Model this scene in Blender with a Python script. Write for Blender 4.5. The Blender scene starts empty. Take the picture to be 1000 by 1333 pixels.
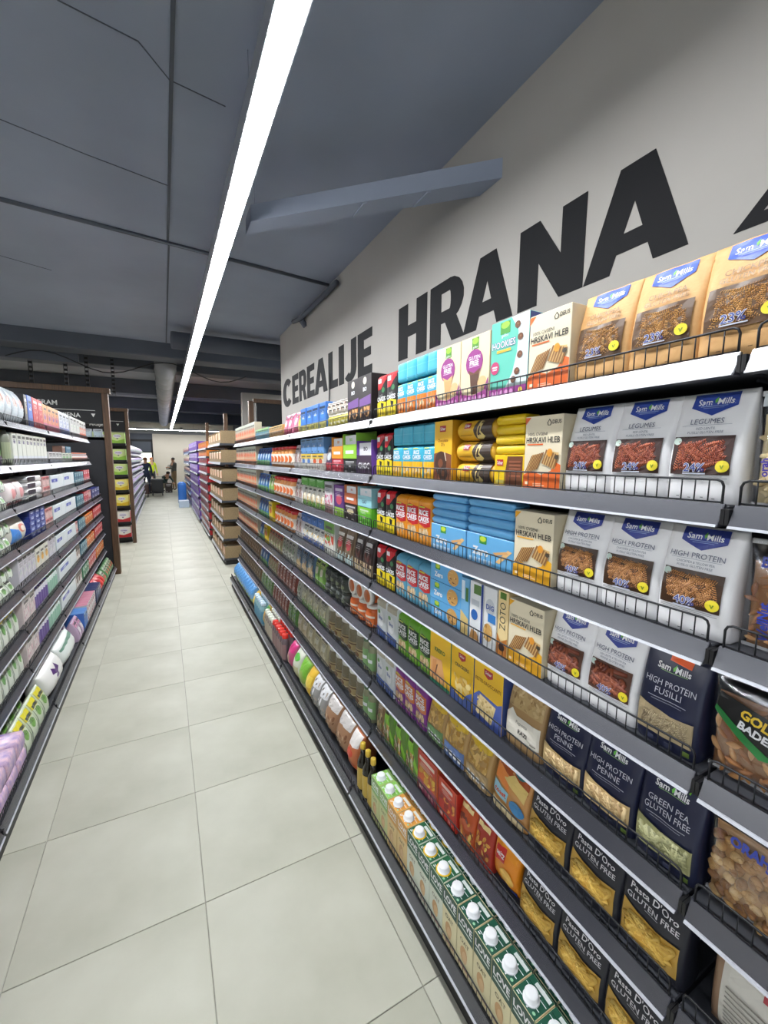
import bpy, bmesh, math, random
from math import sin, cos, pi, radians, sqrt
from mathutils import Vector, Matrix
from mathutils.geometry import tessellate_polygon

scene = bpy.context.scene
COL = scene.collection
# ---------------------------------------------------------------- camera
YAW, PIT, ROL, FPX = 0.4817, -0.1263, 0.0060, 547.05
_f = Vector((sin(YAW)*cos(PIT), cos(YAW)*cos(PIT), sin(PIT)))
_r = Vector((cos(YAW), -sin(YAW), 0)); _u = _r.cross(_f)
_r2 = _r*cos(ROL) + _u*sin(ROL); _u2 = -_r*sin(ROL) + _u*cos(ROL)
cd = bpy.data.cameras.new('camera'); cam = bpy.data.objects.new('camera', cd); COL.objects.link(cam)
cd.sensor_fit = 'HORIZONTAL'; cd.sensor_width = 36.0; cd.lens = FPX/1000*36.0
cd.clip_start = 0.02; cd.clip_end = 100
cam.matrix_world = Matrix(((_r2.x, _u2.x, -_f.x, 0), (_r2.y, _u2.y, -_f.y, 0), (_r2.z, _u2.z, -_f.z, 1.67), (0, 0, 0, 1)))
scene.camera = cam
# ---------------------------------------------------------------- world, exposure
wd = bpy.data.worlds.new('world'); scene.world = wd; wd.use_nodes = True
_bg = wd.node_tree.nodes['Background']
_bg.inputs[0].default_value = (0.86, 0.93, 1.0, 1); _bg.inputs[1].default_value = 1.0
scene.view_settings.view_transform = 'Standard'; scene.view_settings.look = 'None'
scene.view_settings.exposure = 0.0; scene.view_settings.gamma = 1.0
scene.view_settings.use_curve_mapping = False
STRIP_POWER = 92.0          # emission of the linear lamps
# ---------------------------------------------------------------- materials
def lin(c):
    r = []
    for x in c[:3]:
        x = x/255.0
        r.append(x/12.92 if x <= 0.04045 else ((x+0.055)/1.055)**2.4)
    return (r[0], r[1], r[2], 1.0)
_mc = {}
def M(c, rough=0.42, metal=0.0, spec=0.5):
    """plain printed / painted colour"""
    k = (tuple(c), rough, metal, spec)
    if k in _mc: return _mc[k]
    m = bpy.data.materials.new('paint_%d_%d_%d' % tuple(c[:3])); m.use_nodes = True
    b = m.node_tree.nodes['Principled BSDF']
    b.inputs['Base Color'].default_value = lin(c); b.inputs['Roughness'].default_value = rough
    b.inputs['Metallic'].default_value = metal; b.inputs['Specular IOR Level'].default_value = spec
    _mc[k] = m
    return m
def noisy(name, c1, c2, scale, rough, bump=0.0, detail=4.0, metal=0.0, bscale=None, tone=0.0, spec=0.5, stretch=None):
    """two-tone procedural surface with optional bump and per-object tone"""
    m = bpy.data.materials.new(name); m.use_nodes = True
    nt = m.node_tree; b = nt.nodes['Principled BSDF']; L = nt.links
    tc = nt.nodes.new('ShaderNodeTexCoord'); mp = nt.nodes.new('ShaderNodeMapping')
    L.new(tc.outputs['Object'], mp.inputs[0])
    if stretch: mp.inputs['Scale'].default_value = stretch
    n = nt.nodes.new('ShaderNodeTexNoise'); n.inputs['Scale'].default_value = scale; n.inputs['Detail'].default_value = detail
    L.new(mp.outputs[0], n.inputs['Vector'])
    r = nt.nodes.new('ShaderNodeValToRGB'); r.color_ramp.elements[0].position = 0.32; r.color_ramp.elements[1].position = 0.7
    r.color_ramp.elements[0].color = lin(c1); r.color_ramp.elements[1].color = lin(c2)
    L.new(n.outputs['Fac'], r.inputs[0])
    out = r.outputs[0]
    if tone:
        oi = nt.nodes.new('ShaderNodeObjectInfo'); mr = nt.nodes.new('ShaderNodeMapRange')
        mr.inputs[3].default_value = 1-tone; mr.inputs[4].default_value = 1+tone
        L.new(oi.outputs['Random'], mr.inputs[0])
        hs = nt.nodes.new('ShaderNodeHueSaturation'); L.new(mr.outputs[0], hs.inputs['Value']); L.new(out, hs.inputs['Color'])
        out = hs.outputs[0]
    L.new(out, b.inputs['Base Color'])
    b.inputs['Roughness'].default_value = rough; b.inputs['Metallic'].default_value = metal
    b.inputs['Specular IOR Level'].default_value = spec
    if bump:
        n2 = nt.nodes.new('ShaderNodeTexNoise'); n2.inputs['Scale'].default_value = bscale or scale*6; n2.inputs['Detail'].default_value = 3
        L.new(mp.outputs[0], n2.inputs['Vector'])
        bp = nt.nodes.new('ShaderNodeBump'); bp.inputs['Strength'].default_value = bump; bp.inputs['Distance'].default_value = 0.01
        L.new(n2.outputs['Fac'], bp.inputs['Height']); L.new(bp.outputs[0], b.inputs['Normal'])
    return m
def emit(name, c, s):
    m = bpy.data.materials.new(name); m.use_nodes = True
    b = m.node_tree.nodes['Principled BSDF']
    b.inputs['Base Color'].default_value = (0.8, 0.8, 0.8, 1)
    b.inputs['Emission Color'].default_value = c; b.inputs['Emission Strength'].default_value = s
    return m
def film(name, alpha=0.16, tint=(235, 238, 240), rough=0.12):
    m = bpy.data.materials.new(name); m.use_nodes = True
    nt = m.node_tree; nt.nodes.clear()
    o = nt.nodes.new('ShaderNodeOutputMaterial'); mx = nt.nodes.new('ShaderNodeMixShader')
    t = nt.nodes.new('ShaderNodeBsdfTransparent'); p = nt.nodes.new('ShaderNodeBsdfPrincipled')
    p.inputs['Base Color'].default_value = lin(tint); p.inputs['Roughness'].default_value = rough
    mx.inputs[0].default_value = alpha
    nt.links.new(t.outputs[0], mx.inputs[1]); nt.links.new(p.outputs[0], mx.inputs[2]); nt.links.new(mx.outputs[0], o.inputs[0])
    return m
def gloss_film(name, fac, rough):
    """clear plastic: mostly transparent with a streaky glossy coat"""
    m = bpy.data.materials.new(name); m.use_nodes = True
    nt = m.node_tree; nt.nodes.clear(); L = nt.links
    o = nt.nodes.new('ShaderNodeOutputMaterial'); mx = nt.nodes.new('ShaderNodeMixShader')
    t = nt.nodes.new('ShaderNodeBsdfTransparent'); g = nt.nodes.new('ShaderNodeBsdfGlossy')
    g.inputs['Color'].default_value = (.95, .96, 1, 1); g.inputs['Roughness'].default_value = rough
    lw = nt.nodes.new('ShaderNodeLayerWeight'); lw.inputs['Blend'].default_value = 0.35
    mr = nt.nodes.new('ShaderNodeMapRange'); mr.inputs[3].default_value = fac; mr.inputs[4].default_value = min(1, fac*3.5)
    L.new(lw.outputs['Facing'], mr.inputs[0]); L.new(mr.outputs[0], mx.inputs[0])
    tc = nt.nodes.new('ShaderNodeTexCoord'); n = nt.nodes.new('ShaderNodeTexNoise'); n.inputs['Scale'].default_value = 55; n.inputs['Detail'].default_value = 2
    L.new(tc.outputs['Object'], n.inputs['Vector']); b = nt.nodes.new('ShaderNodeBump'); b.inputs['Strength'].default_value = 0.12 if rough < .2 else 0.03; b.inputs['Distance'].default_value = 0.004
    L.new(n.outputs['Fac'], b.inputs['Height']); L.new(b.outputs[0], g.inputs['Normal'])
    L.new(t.outputs[0], mx.inputs[1]); L.new(g.outputs[0], mx.inputs[2]); L.new(mx.outputs[0], o.inputs[0])
    return m
def kraft(name, c1, c2): return noisy(name, c1, c2, 60, 0.62, bump=0.08, bscale=180)

M_TILE = noisy('porcelain_tile', (174, 173, 157), (197, 196, 182), 2.2, 0.44, bump=0.02, bscale=30, detail=7, tone=0.02, spec=0.25)
M_GROUT = noisy('grout', (146, 144, 132), (160, 158, 146), 20, 0.8)
M_CEIL = noisy('dark_ceiling_paint', (138, 146, 162), (150, 158, 175), 1.3, 0.75, bump=0.10, bscale=14)
M_CEIL2 = noisy('dark_soffit_paint', (74, 79, 88), (86, 91, 101), 1.1, 0.75, bump=0.1, bscale=14)
M_FARC = noisy('bare_concrete_soffit', (128, 130, 132), (150, 152, 154), 0.8, 0.85, bump=0.1, bscale=9)
M_WALL = noisy('grey_plaster', (156, 152, 146), (163, 159, 153), 1.5, 0.8, bump=0.03, bscale=60)
M_FARW = noisy('cream_plaster', (206, 198, 184), (214, 207, 193), 0.6, 0.7)
M_LETTER = M((17, 17, 20), 0.7, 0.0, 0.2)
M_RAIL = noisy('rail_grey_metal', (54, 55, 64), (62, 63, 72), 8, 0.4, metal=0.0, spec=0.4, stretch=(1, .05, 1))
M_SHELF = noisy('shelf_charcoal', (54, 56, 62), (62, 64, 70), 10, 0.5)
M_BACK = noisy('back_panel_charcoal', (34, 35, 39), (40, 41, 46), 6, 0.6)
M_WIRE = M((38, 39, 43), 0.35, 0.3)
M_STRIP = gloss_film('clear_price_channel', 0.045, 0.26)
M_LIP = M((196, 198, 206), 0.25)
M_BLK = M((20, 20, 23), 0.5)
M_WOOD = noisy('dark_oak', (74, 54, 38), (98, 72, 50), 9, 0.5, bump=0.1, stretch=(6, 6, 0.6))
M_FILM = gloss_film('clear_film', 0.09, 0.16)
M_GLASS = film('jar_glass', 0.14, (225, 235, 230), 0.03)
M_ALU = M((190, 192, 196), 0.3, 0.8)
M_KRAFT = kraft('kraft_paper', (206, 158, 100), (216, 170, 112))
M_CARD = kraft('brown_cardboard', (142, 120, 88), (154, 132, 98))
M_WHITE = M((222, 222, 226), 0.38)

# ---------------------------------------------------------------- mesh builder
class MB:
    def __init__(s): s.v = []; s.f = []; s.mi = []; s.mats = []; s.sm = []
    def idx(s, m):
        if m not in s.mats: s.mats.append(m)
        return s.mats.index(m)
    def add(s, vs, fs, m, smooth=False):
        o = len(s.v); s.v.extend([tuple(v) for v in vs]); k = s.idx(m)
        for f in fs: s.f.append([o+i for i in f]); s.mi.append(k); s.sm.append(smooth)
        return s
    def box(s, x0, y0, z0, x1, y1, z1, m, bev=0.0):
        if x1 < x0: x0, x1 = x1, x0
        if y1 < y0: y0, y1 = y1, y0
        if z1 < z0: z0, z1 = z1, z0
        if bev <= 0:
            v = [(x0,y0,z0),(x1,y0,z0),(x1,y1,z0),(x0,y1,z0),(x0,y0,z1),(x1,y0,z1),(x1,y1,z1),(x0,y1,z1)]
            s.add(v, [(3,2,1,0),(4,5,6,7),(0,1,5,4),(1,2,6,5),(2,3,7,6),(3,0,4,7)], m); return s
        b = bev
        def oct_(i, z):
            X0, X1, Y0, Y1 = x0+i, x1-i, y0+i, y1-i
            return [(X0+b,Y0,z),(X1-b,Y0,z),(X1,Y0+b,z),(X1,Y1-b,z),(X1-b,Y1,z),(X0+b,Y1,z),(X0,Y1-b,z),(X0,Y0+b,z)]
        return s.loft([oct_(b, z0), oct_(0, z0+b), oct_(0, z1-b), oct_(b, z1)], m, smooth=False)
    def loft(s, rings, m, cap=True, smooth=True, close=True):
        n = len(rings[0]); vs = [p for r in rings for p in r]; fs = []
        for i in range(len(rings)-1):
            for j in range(n if close else n-1):
                a = i*n+j; b = i*n+(j+1) % n
                fs.append((a, b, b+n, a+n))
        if cap:
            fs.append(tuple(range(n-1, -1, -1))); fs.append(tuple((len(rings)-1)*n+j for j in range(n)))
        return s.add(vs, fs, m, smooth)
    def tube(s, pts, r, m, n=4, smooth=True):
        pts = [Vector(p) for p in pts]; rings = []
        for i, p in enumerate(pts):
            if i == 0: d = pts[1]-pts[0]
            elif i == len(pts)-1: d = pts[-1]-pts[-2]
            else: d = (pts[i+1]-p).normalized()+(p-pts[i-1]).normalized()
            d.normalize()
            a = d.cross(Vector((0, 0, 1)))
            if a.length < 1e-3: a = d.cross(Vector((1, 0, 0)))
            a.normalize(); b = d.cross(a)
            rr = r[i] if isinstance(r, (list, tuple)) else r
            rings.append([p + a*(rr*cos(2*pi*k/n)) + b*(rr*sin(2*pi*k/n)) for k in range(n)])
        return s.loft(rings, m, smooth=smooth)
    def lathe(s, prof, m, n=16, cx=0, cy=0, smooth=True):
        return s.loft([[(cx+r*cos(2*pi*k/n), cy+r*sin(2*pi*k/n), z) for k in range(n)] for r, z in prof], m, smooth=smooth)
    def ellips(s, c, rx, ry, rz, m, n=8, k=5, rot=None, smooth=True):
        rings = []
        for i in range(k+1):
            t = pi*i/k; st = max(sin(t), 0.02)
            rings.append([(rx*st*cos(2*pi*j/n), ry*st*sin(2*pi*j/n), -rz*cos(t)) for j in range(n)])
        if rot is not None: rings = [[rot @ Vector(p) for p in r] for r in rings]
        rings = [[(p[0]+c[0], p[1]+c[1], p[2]+c[2]) for p in r] for r in rings]
        return s.loft(rings, m, smooth=smooth)
    def prism(s, poly, t0, t1, m, axis='x'):
        """2-D polygon (a,b) extruded along an axis from t0 to t1"""
        def P(a, b, t): return {'x': (t, a, b), 'y': (a, t, b), 'z': (a, b, t)}[axis]
        n = len(poly); vs = [P(a, b, t0) for a, b in poly]+[P(a, b, t1) for a, b in poly]
        fs = [(j, (j+1) % n, (j+1) % n+n, j+n) for j in range(n)]
        tri = tessellate_polygon([[Vector((a, b, 0)) for a, b in poly]])
        fs += [tuple(reversed(t)) for t in tri]+[tuple(i+n for i in t) for t in tri]
        return s.add(vs, fs, m)
    def mesh(s, name):
        me = bpy.data.meshes.new(name); me.from_pydata(s.v, [], s.f)
        for m in s.mats: me.materials.append(m)
        me.polygons.foreach_set('material_index', s.mi); me.polygons.foreach_set('use_smooth', s.sm)
        bm = bmesh.new(); bm.from_mesh(me); bmesh.ops.recalc_face_normals(bm, faces=bm.faces); bm.to_mesh(me); bm.free()
        me.update(); return me

def tag(o, label=None, cat=None, group=None, kind=None):
    if label: o['label'] = label
    if cat: o['category'] = cat
    if group: o['group'] = group
    if kind: o['kind'] = kind
    return o
def link(name, data, parent=None, loc=None, rz=0.0):
    o = bpy.data.objects.new(name, data); COL.objects.link(o)
    if parent is not None: o.parent = parent
    if loc is not None: o.location = loc
    if rz: o.rotation_euler = (0, 0, rz)
    return o
def obj(name, mb, parent=None, loc=None, rz=0.0): return link(name, mb.mesh(name), parent, loc, rz)
def empty(name, loc=(0, 0, 0), rz=0.0, **kw):
    o = link(name, None, None, loc, rz); o.empty_display_size = 0.05; return tag(o, **kw)
def struct(name, mb, parent=None):
    o = obj(name, mb, parent)
    if parent is None: o['kind'] = 'structure'
    return o

# ---------------------------------------------------------------- lettering
_tc = {}
def text2d(s, bold=0.0):
    """built-in font, cap height 1, centred: (verts, faces, width)"""
    k = (s, bold)
    if k in _tc: return _tc[k]
    cu = bpy.data.curves.new('lettering', 'FONT'); cu.body = s; cu.size = 1.0; cu.resolution_u = 2
    cu.offset = bold; cu.fill_mode = 'FRONT'
    o = bpy.data.objects.new('lettering', cu); COL.objects.link(o)
    dg = bpy.context.evaluated_depsgraph_get()
    me = bpy.data.meshes.new_from_object(o.evaluated_get(dg))
    vs = [(v.co.x, v.co.y) for v in me.vertices]; fs = [tuple(p.vertices) for p in me.polygons]
    bpy.data.meshes.remove(me); bpy.data.objects.remove(o); bpy.data.curves.remove(cu)
    if not vs: vs, fs = [(0, 0), (.1, 0), (.1, .1)], [(0, 1, 2)]
    x0 = min(v[0] for v in vs); x1 = max(v[0] for v in vs)
    H = 0.70
    vs = [((x-(x0+x1)/2)/H, y/H-0.5) for x, y in vs]
    _tc[k] = (vs, fs, (x1-x0)/H)
    return _tc[k]

def shape2d(sp, w, h):
    """spec -> (verts in u,v ; faces ; colour)"""
    t = sp[0]
    if t == 'r':
        _, u0, v0, u1, v1, c = sp
        return [(u0, v0), (u1, v0), (u1, v1), (u0, v1)], [(0, 1, 2, 3)], c
    if t == 'c':
        _, u, v, ru, rv, c = sp; n = 16
        return [(u+ru*cos(2*pi*k/n), v+rv*sin(2*pi*k/n)) for k in range(n)], [tuple(range(n))], c
    if t == 'p':
        _, pts, c = sp
        return list(pts), [tuple(x) for x in tessellate_polygon([[Vector((a, b, 0)) for a, b in pts]])], c
    if t == 't':
        _, s, u, v, hv, c = sp[:6]
        maxw = sp[6] if len(sp) > 6 else 0.9
        bold = sp[7] if len(sp) > 7 else 0.0
        rot = sp[8] if len(sp) > 8 else 0
        vs, fs, tw = text2d(s, bold)
        sy = hv*h; sx = min(sy, maxw*(h if rot == 90 else w)/max(tw, 1e-6))
        a = radians(rot)
        out = []
        for x, y in vs:
            X, Y = x*sx, y*sy
            out.append((u+(X*cos(a)-Y*sin(a))/w, v+(X*sin(a)+Y*cos(a))/h))
        return out, fs, c
    if t == 'sc':
        _, n, u0, v0, u1, v1, size, cols, seed = sp
        rg = random.Random(seed); res = []
        return None
def specs_expand(specs):
    out = []
    for sp in specs:
        if sp[0] == 'sc':
            _, n, u0, v0, u1, v1, size, cols, seed = sp; rg = random.Random(seed)
            for i in range(n):
                u = rg.uniform(u0, u1); v = rg.uniform(v0, v1); a = rg.uniform(0, pi); l = size*rg.uniform(.7, 1.3); q = l*rg.uniform(.35, .6)
                pts = [(u+l*cos(b)*cos(a)-q*sin(b)*sin(a), v+(l*cos(b)*sin(a)+q*sin(b)*cos(a))*.8) for b in [k*pi/3 for k in range(6)]]
                out.append(('p', [(min(max(x, u0), u1), min(max(y, v0), v1)) for x, y in pts], rg.choice(cols)))
        elif sp[0] == 'bars':                      # slanted stripes inside a parallelogram: (_, n, origin, edge a, edge b, colour)
            _, n, o, ea, eb, c = sp
            for i in range(n):
                s0, s1 = (i+.15)/n, (i+.75)/n
                out.append(('p', [(o[0]+ea[0]*s0, o[1]+ea[1]*s0), (o[0]+ea[0]*s1, o[1]+ea[1]*s1), (o[0]+ea[0]*s1+eb[0], o[1]+ea[1]*s1+eb[1]), (o[0]+ea[0]*s0+eb[0], o[1]+ea[1]*s0+eb[1])], c))
        else: out.append(sp)
    return out
def decal_mesh(name, surf, w, h, specs, nu=0, nv=0, e0=0.0004, rough=0.4):
    mb = MB()
    ex = specs_expand(specs); st = min(0.0004, 0.005/max(1, len(ex))) if nu else min(0.00015, 0.003/max(1, len(ex)))
    e = e0; nf = sum(1 for q in specs if q[0] not in ('sc', 'bars')); st = min(0.0004, 0.0045/max(1, nf)) if nu else st
    for i, sp in enumerate(ex):
        vs, fs, c = shape2d(sp, w, h)
        e += st if not nu or len(sp) != 3 or len(sp[1]) != 6 else .00002
        if nu:
            bm = bmesh.new(); bv = [bm.verts.new((a, b, 0)) for a, b in vs]
            for f in fs:
                try: bm.faces.new([bv[k] for k in f])
                except ValueError: pass
            us = [a for a, b in vs]; ws = [b for a, b in vs]
            for x in ([(t+1)/2 for t in TS[1:-1]] if nu > 9 or nu == 6 else [k/nu for k in range(1, nu)]):
                if min(us) < x < max(us): bmesh.ops.bisect_plane(bm, geom=bm.verts[:]+bm.edges[:]+bm.faces[:], dist=1e-6, plane_co=(x, 0, 0), plane_no=(1, 0, 0))
            for y in ({16: sorted(set(VS_ST[1:-1]+VS_PI[1:-1])), 12: [.015, .04, .12, .3, .5, .7, .88, .92, .96, .985]}.get(nv) or [k/nv for k in range(1, nv)]):
                if min(ws) < y < max(ws): bmesh.ops.bisect_plane(bm, geom=bm.verts[:]+bm.edges[:]+bm.faces[:], dist=1e-6, plane_co=(0, y, 0), plane_no=(0, 1, 0))
            bm.verts.ensure_lookup_table(); bm.verts.index_update()
            vs = [(v.co.x, v.co.y) for v in bm.verts]; fs = [tuple(v.index for v in f.verts) for f in bm.faces]; bm.free()
        mb.add([surf(a, b, e) for a, b in vs], fs, c if isinstance(c, bpy.types.Material) else M(c, rough))
    me = bpy.data.meshes.new(name); me.from_pydata(mb.v, [], mb.f)
    for m in mb.mats: me.materials.append(m)
    me.polygons.foreach_set('material_index', mb.mi); me.update()
    return me
# ================================================================ STRUCTURE
X_WALL = 1.33
def build_shell():
    mb = MB(); mb.box(-4.0, -2.5, -0.06, 4.0, 27.0, -0.004, M_GROUT); floor = struct('floor', mb)
    # individual tiles, 593 mm square with 3 mm joints; shared mesh
    S = 0.593; g = 0.0014
    t = MB(); t.box(g, g, -0.006, S-g, S-g, 0.0, M_TILE, bev=0.0012); tm = t.mesh('floor_tile')
    nx = {}
    for j in range(-4, 20):
        for i in range(-3, 2):
            link('floor_tile', tm, floor, (0.0536+S*i, 1.5416+S*j, 0))
    far = MB()                                        # tiles too far away to tell apart one by one
    for j in range(20, 43):
        for i in range(-6, 6): far.box(0.0536+S*i+g, 1.5416+S*j+g, -0.006, 0.0536+S*i+S-g, 1.5416+S*j+S-g, 0, M_TILE)
    for j in range(-4, 20):
        for i in (-6, -5, -4, 2, 3, 4, 5): far.box(0.0536+S*i+g, 1.5416+S*j+g, -0.006, 0.0536+S*i+S-g, 1.5416+S*j+S-g, 0, M_TILE)
    struct('floor_tile', far, floor)['kind'] = 'stuff'
    # ceiling: dark painted slab, downstand beam, bare soffit beyond
    mb = MB(); mb.box(-5.0, -2.5, 3.13, 3.6, 6.3, 3.33, M_CEIL); ceil = struct('ceiling', mb)
    mb = MB(); mb.tube([(-2.6, 3.1, 3.126), (1.32, 3.56, 3.126)], 0.016, M_CEIL2, 6); struct('seam_cover', mb, ceil)
    for a, b in (((.104, -1.5), (.112, 3.42)), ((.112, 3.46), (.118, 6.3))):
        mb = MB(); mb.box(a[0]-.004, a[1], 3.122, b[0]+.002, b[1], 3.131, M_CEIL2); struct('board_joint', mb, ceil)
    for p in ([(-.9, 1.45), (-.45, 1.68), (-.223, 1.866), (.0, 1.9), (.1, 2.02), (.31, 2.05)], [(-1.4, 2.35), (-.26, 2.665), (.107, 2.745)], [(-2.1, 4.3), (-1.25, 4.1), (-.7, 4.35)]):
        mb = MB(); mb.tube([(x, y, 3.131) for x, y in p], 0.004, M_CEIL2, 4); struct('crack', mb, ceil)
    mb = MB(); mb.box(-5.0, 6.3, 2.95, 3.6, 6.65, 3.6, M_CEIL2, bev=.012); struct('trim_1', mb)
    mb = MB(); mb.box(-5.0, 6.6, 3.45, 5.0, 27, 3.6, M_FARC); struct('trim_2', mb)
    # right wall with its lettering
    mb = MB(); mb.box(X_WALL, -2.5, 0, X_WALL+.3, 5.28, 3.2, M_WALL); wall = struct('wall_right', mb)
    glyph = letters()
    for ch, y0, y1 in (('C',5.194,4.825),('E',4.783,4.54),('R',4.516,4.249),('E',4.234,4.002),('A',3.997,3.636),('L',3.612,3.387),('I',3.365,3.252),('J',3.236,3.008),('E',2.98,2.735),
                       ('H',2.361,2.046),('R',2.014,1.712),('A',1.722,1.393),('N',1.365,1.059),('A',1.055,0.722)):
        mb = MB(); wdt = y0-y1
        for q, poly in enumerate(glyph[ch]): mb.prism([(y0-a*wdt, 2.268+b*0.308) for a, b in poly], X_WALL-.002-.00012*q, X_WALL+.001, M_LETTER, 'x')
        obj('wall_letter', mb, wall)
    mb = MB(); T = [(.615, 2.247), (.36, 2.545), (.10, 2.247)]; I = [(.557, 2.275), (.36, 2.505), (.16, 2.275)]
    for k in range(3):
        a, b = k, (k+1) % 3; mb.prism([T[a], T[b], I[b], I[a]], X_WALL-.002, X_WALL+.001, M_LETTER, 'x')
    obj('wall_symbol', mb, wall)
    mb = MB(); mb.tube([(X_WALL-.012, 3.565, 2.40), (X_WALL-.012, 3.56, 2.25), (X_WALL-.02, 3.57, 1.95)], .006, M_BLK, 5); obj('wall_cable', mb, wall)
    # far end
    mb = MB(); mb.box(-.45, 26.0, 0, 3.6, 26.2, 2.92, M_FARW); mb.box(-4, 26.0, 2.62, -.45, 26.2, 2.92, M_CEIL2); mb.box(-4, 26, 0, -1.5, 26.2, 2.62, M_FARW)
    mb.box(-4, 25.95, 2.92, 4, 26.2, 3.45, M_FARC); struct('wall_back', mb)
    mb = MB(); mb.box(-3.9, 25.3, 3.12, 3.6, 25.5, 3.45, M_FARW); struct('trim_3', mb)
    # glazed door to the street
    mb = MB(); mb.box(-1.5, 26.02, 0, -1.42, 26.1, 2.62, M_BLK); mb.box(-.53, 26.02, 0, -.45, 26.1, 2.62, M_BLK); mb.box(-1.5, 26.02, 2.5, -.45, 26.1, 2.62, M_BLK); mb.box(-1.5, 26.02, 1.9, -.45, 26.1, 1.96, M_BLK)
    d = struct('door_1', mb)
    mb = MB(); mb.box(-1.42, 26.05, 0.05, -.53, 26.06, 1.9, film('door_glass', .1)); obj('pane', mb, d)
    mb = MB(); mb.box(-1.42, 26.05, 1.96, -.53, 26.06, 2.5, M((70, 76, 86))); obj('transom_panel', mb, d)
    mb = MB(); mb.box(-3, 28.5, -.05, 1, 28.6, 3.5, emit('daylight_street', (1, 1, .93, 1), 1.6)); struct('trim_4', mb)  # glowing panel outside the door stands in for daylight
    mb = MB(); mb.box(3.6, 5.3, 0, 3.8, 26, 3.45, M_CEIL2); struct('wall_side', mb)
    mb = MB(); mb.box(-4.0, -2.5, 0, -3.9, 26, 3.45, M_WALL); struct('wall_left', mb)
    # ducts, pipes, beams
    mb = MB(); d = Vector((-.72, .694, 0)).normalized()
    a0, a1 = Vector((1.34, 1.478, 0)), Vector((1.34, 1.62, 0)); L = 1.23
    b0, b1 = a0+d*L, a1+d*L
    rings = [[(p.x, p.y, z) for p, z in ((q0, 2.848), (q0, 2.925), (q1, 2.925), (q1, 2.848))] for q0, q1 in ((a0, a1), (b0, b1))]
    mb.loft(rings, M_CEIL, smooth=False)
    t = obj('air_duct', mb); tag(t, 'dark painted flat air duct running diagonally below ceiling into the grey wall', 'duct')
    e = MB(); c = (a0+a1)/2+d*1.19; e.tube([(c.x, c.y, 2.92), (c.x, c.y, 3.131)], .002, M_CEIL, 4); obj('hanger', e, t)
    for s in (.32, .62):
        f = MB(); c = (a0+a1)/2+d*s; sd = (a1-a0).normalized(); q = Vector((d.x, d.y, 0))
        pts = [c+sd*.062, c-sd*.062]
        f.loft([[(p.x+q.x*k, p.y+q.y*k, z) for p, z in ((pts[0], 2.842), (pts[0], 2.931), (pts[1], 2.931), (pts[1], 2.842))] for k in (-.008, .008)], M_CEIL, smooth=False)
        obj('flange', f, t)
    mb = MB(); mb.lathe([(0.02, -.68), (.090, -.67), (.096, -.65), (.096, .68), (.05, .68)], M_CEIL2, 16)
    me = mb.mesh('round_duct'); o = link('round_duct', me, None, (.82, 5.48, 2.98)); o.rotation_euler = (0, pi/2, 0)
    tag(o, 'short dark round duct fixed across the far ceiling beam beside the wall end', 'duct')
    mb = MB(); mb.tube([(1.29, 3.3, 3.05), (1.29, 4.3, 3.05), (1.29, 4.55, 3.09)], .022, M_CEIL2, 8); mb.tube([(1.29, 4.25, 3.02), (1.33, 4.25, 2.97)], .03, M_CEIL2, 8)
    tag(obj('conduit', mb), 'dark painted conduit along the top corner of the grey wall', 'conduit')
    n = 0
    for y, z0, z1 in ((8.2, 3.12, 3.45), (11.5, 3.12, 3.45), (15.0, 3.12, 3.45), (19.0, 3.05, 3.45)):
        mb = MB(); mb.box(-3.9, y, z0, 3.6, y+.35, z1, M_CEIL2, bev=.01); struct('trim_%d' % (5+n), mb); n += 1
    mb = MB()
    for k in range(22): mb.lathe([(.142, k*.5), (.142, k*.5+.46), (.15, k*.5+.47), (.15, k*.5+.49)], M_FARC, 14)
    o = link('spiral_duct', mb.mesh('spiral_duct'), None, (.10, 6.75, 2.955)); o.rotation_euler = (-pi/2, 0, 0)
    tag(o, 'long pale round ventilation duct above the far aisle left of the lamp', 'duct')
    mb = MB(); mb.box(-2.8, 6.75, 2.86, -.9, 6.87, 2.98, M_CEIL2); mb.box(-2.8, 6.75, 2.98, -1.2, 7.05, 3.2, M_CEIL2)
    tag(obj('cable_tray', mb), 'dark cable tray crossing the far ceiling above the wooden sign frame', 'tray')
    for i, (x, y) in enumerate(((-1.50, 7.3), (-1.12, 7.3), (-.88, 7.3), (-.62, 7.9))):
        mb = MB()
        for s in (-.022, .018): mb.box(x+s, y, 2.62, x+s+.004, y+.03, 3.45, M_BLK)
        for k in range(13): mb.box(x-.018, y+.012, 2.66+k*.06, x+.018, y+.016, 2.69+k*.06, M_BLK)
        tag(obj('hanging_strut', mb), '%s from the left of four perforated black struts hanging from the far ceiling' % ('first', 'second', 'third', 'fourth')[i], 'strut', 'struts above the sign frame')
    mb = MB(); pts = [(-1.6+.12*k, 6.7, 2.86+.10*sin(k*.55)) for k in range(24)]; mb.tube(pts, .007, M_BLK, 5)
    tag(obj('power_cable', mb), 'black cable sagging between the hanging struts above the sign frame', 'cable')

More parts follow.
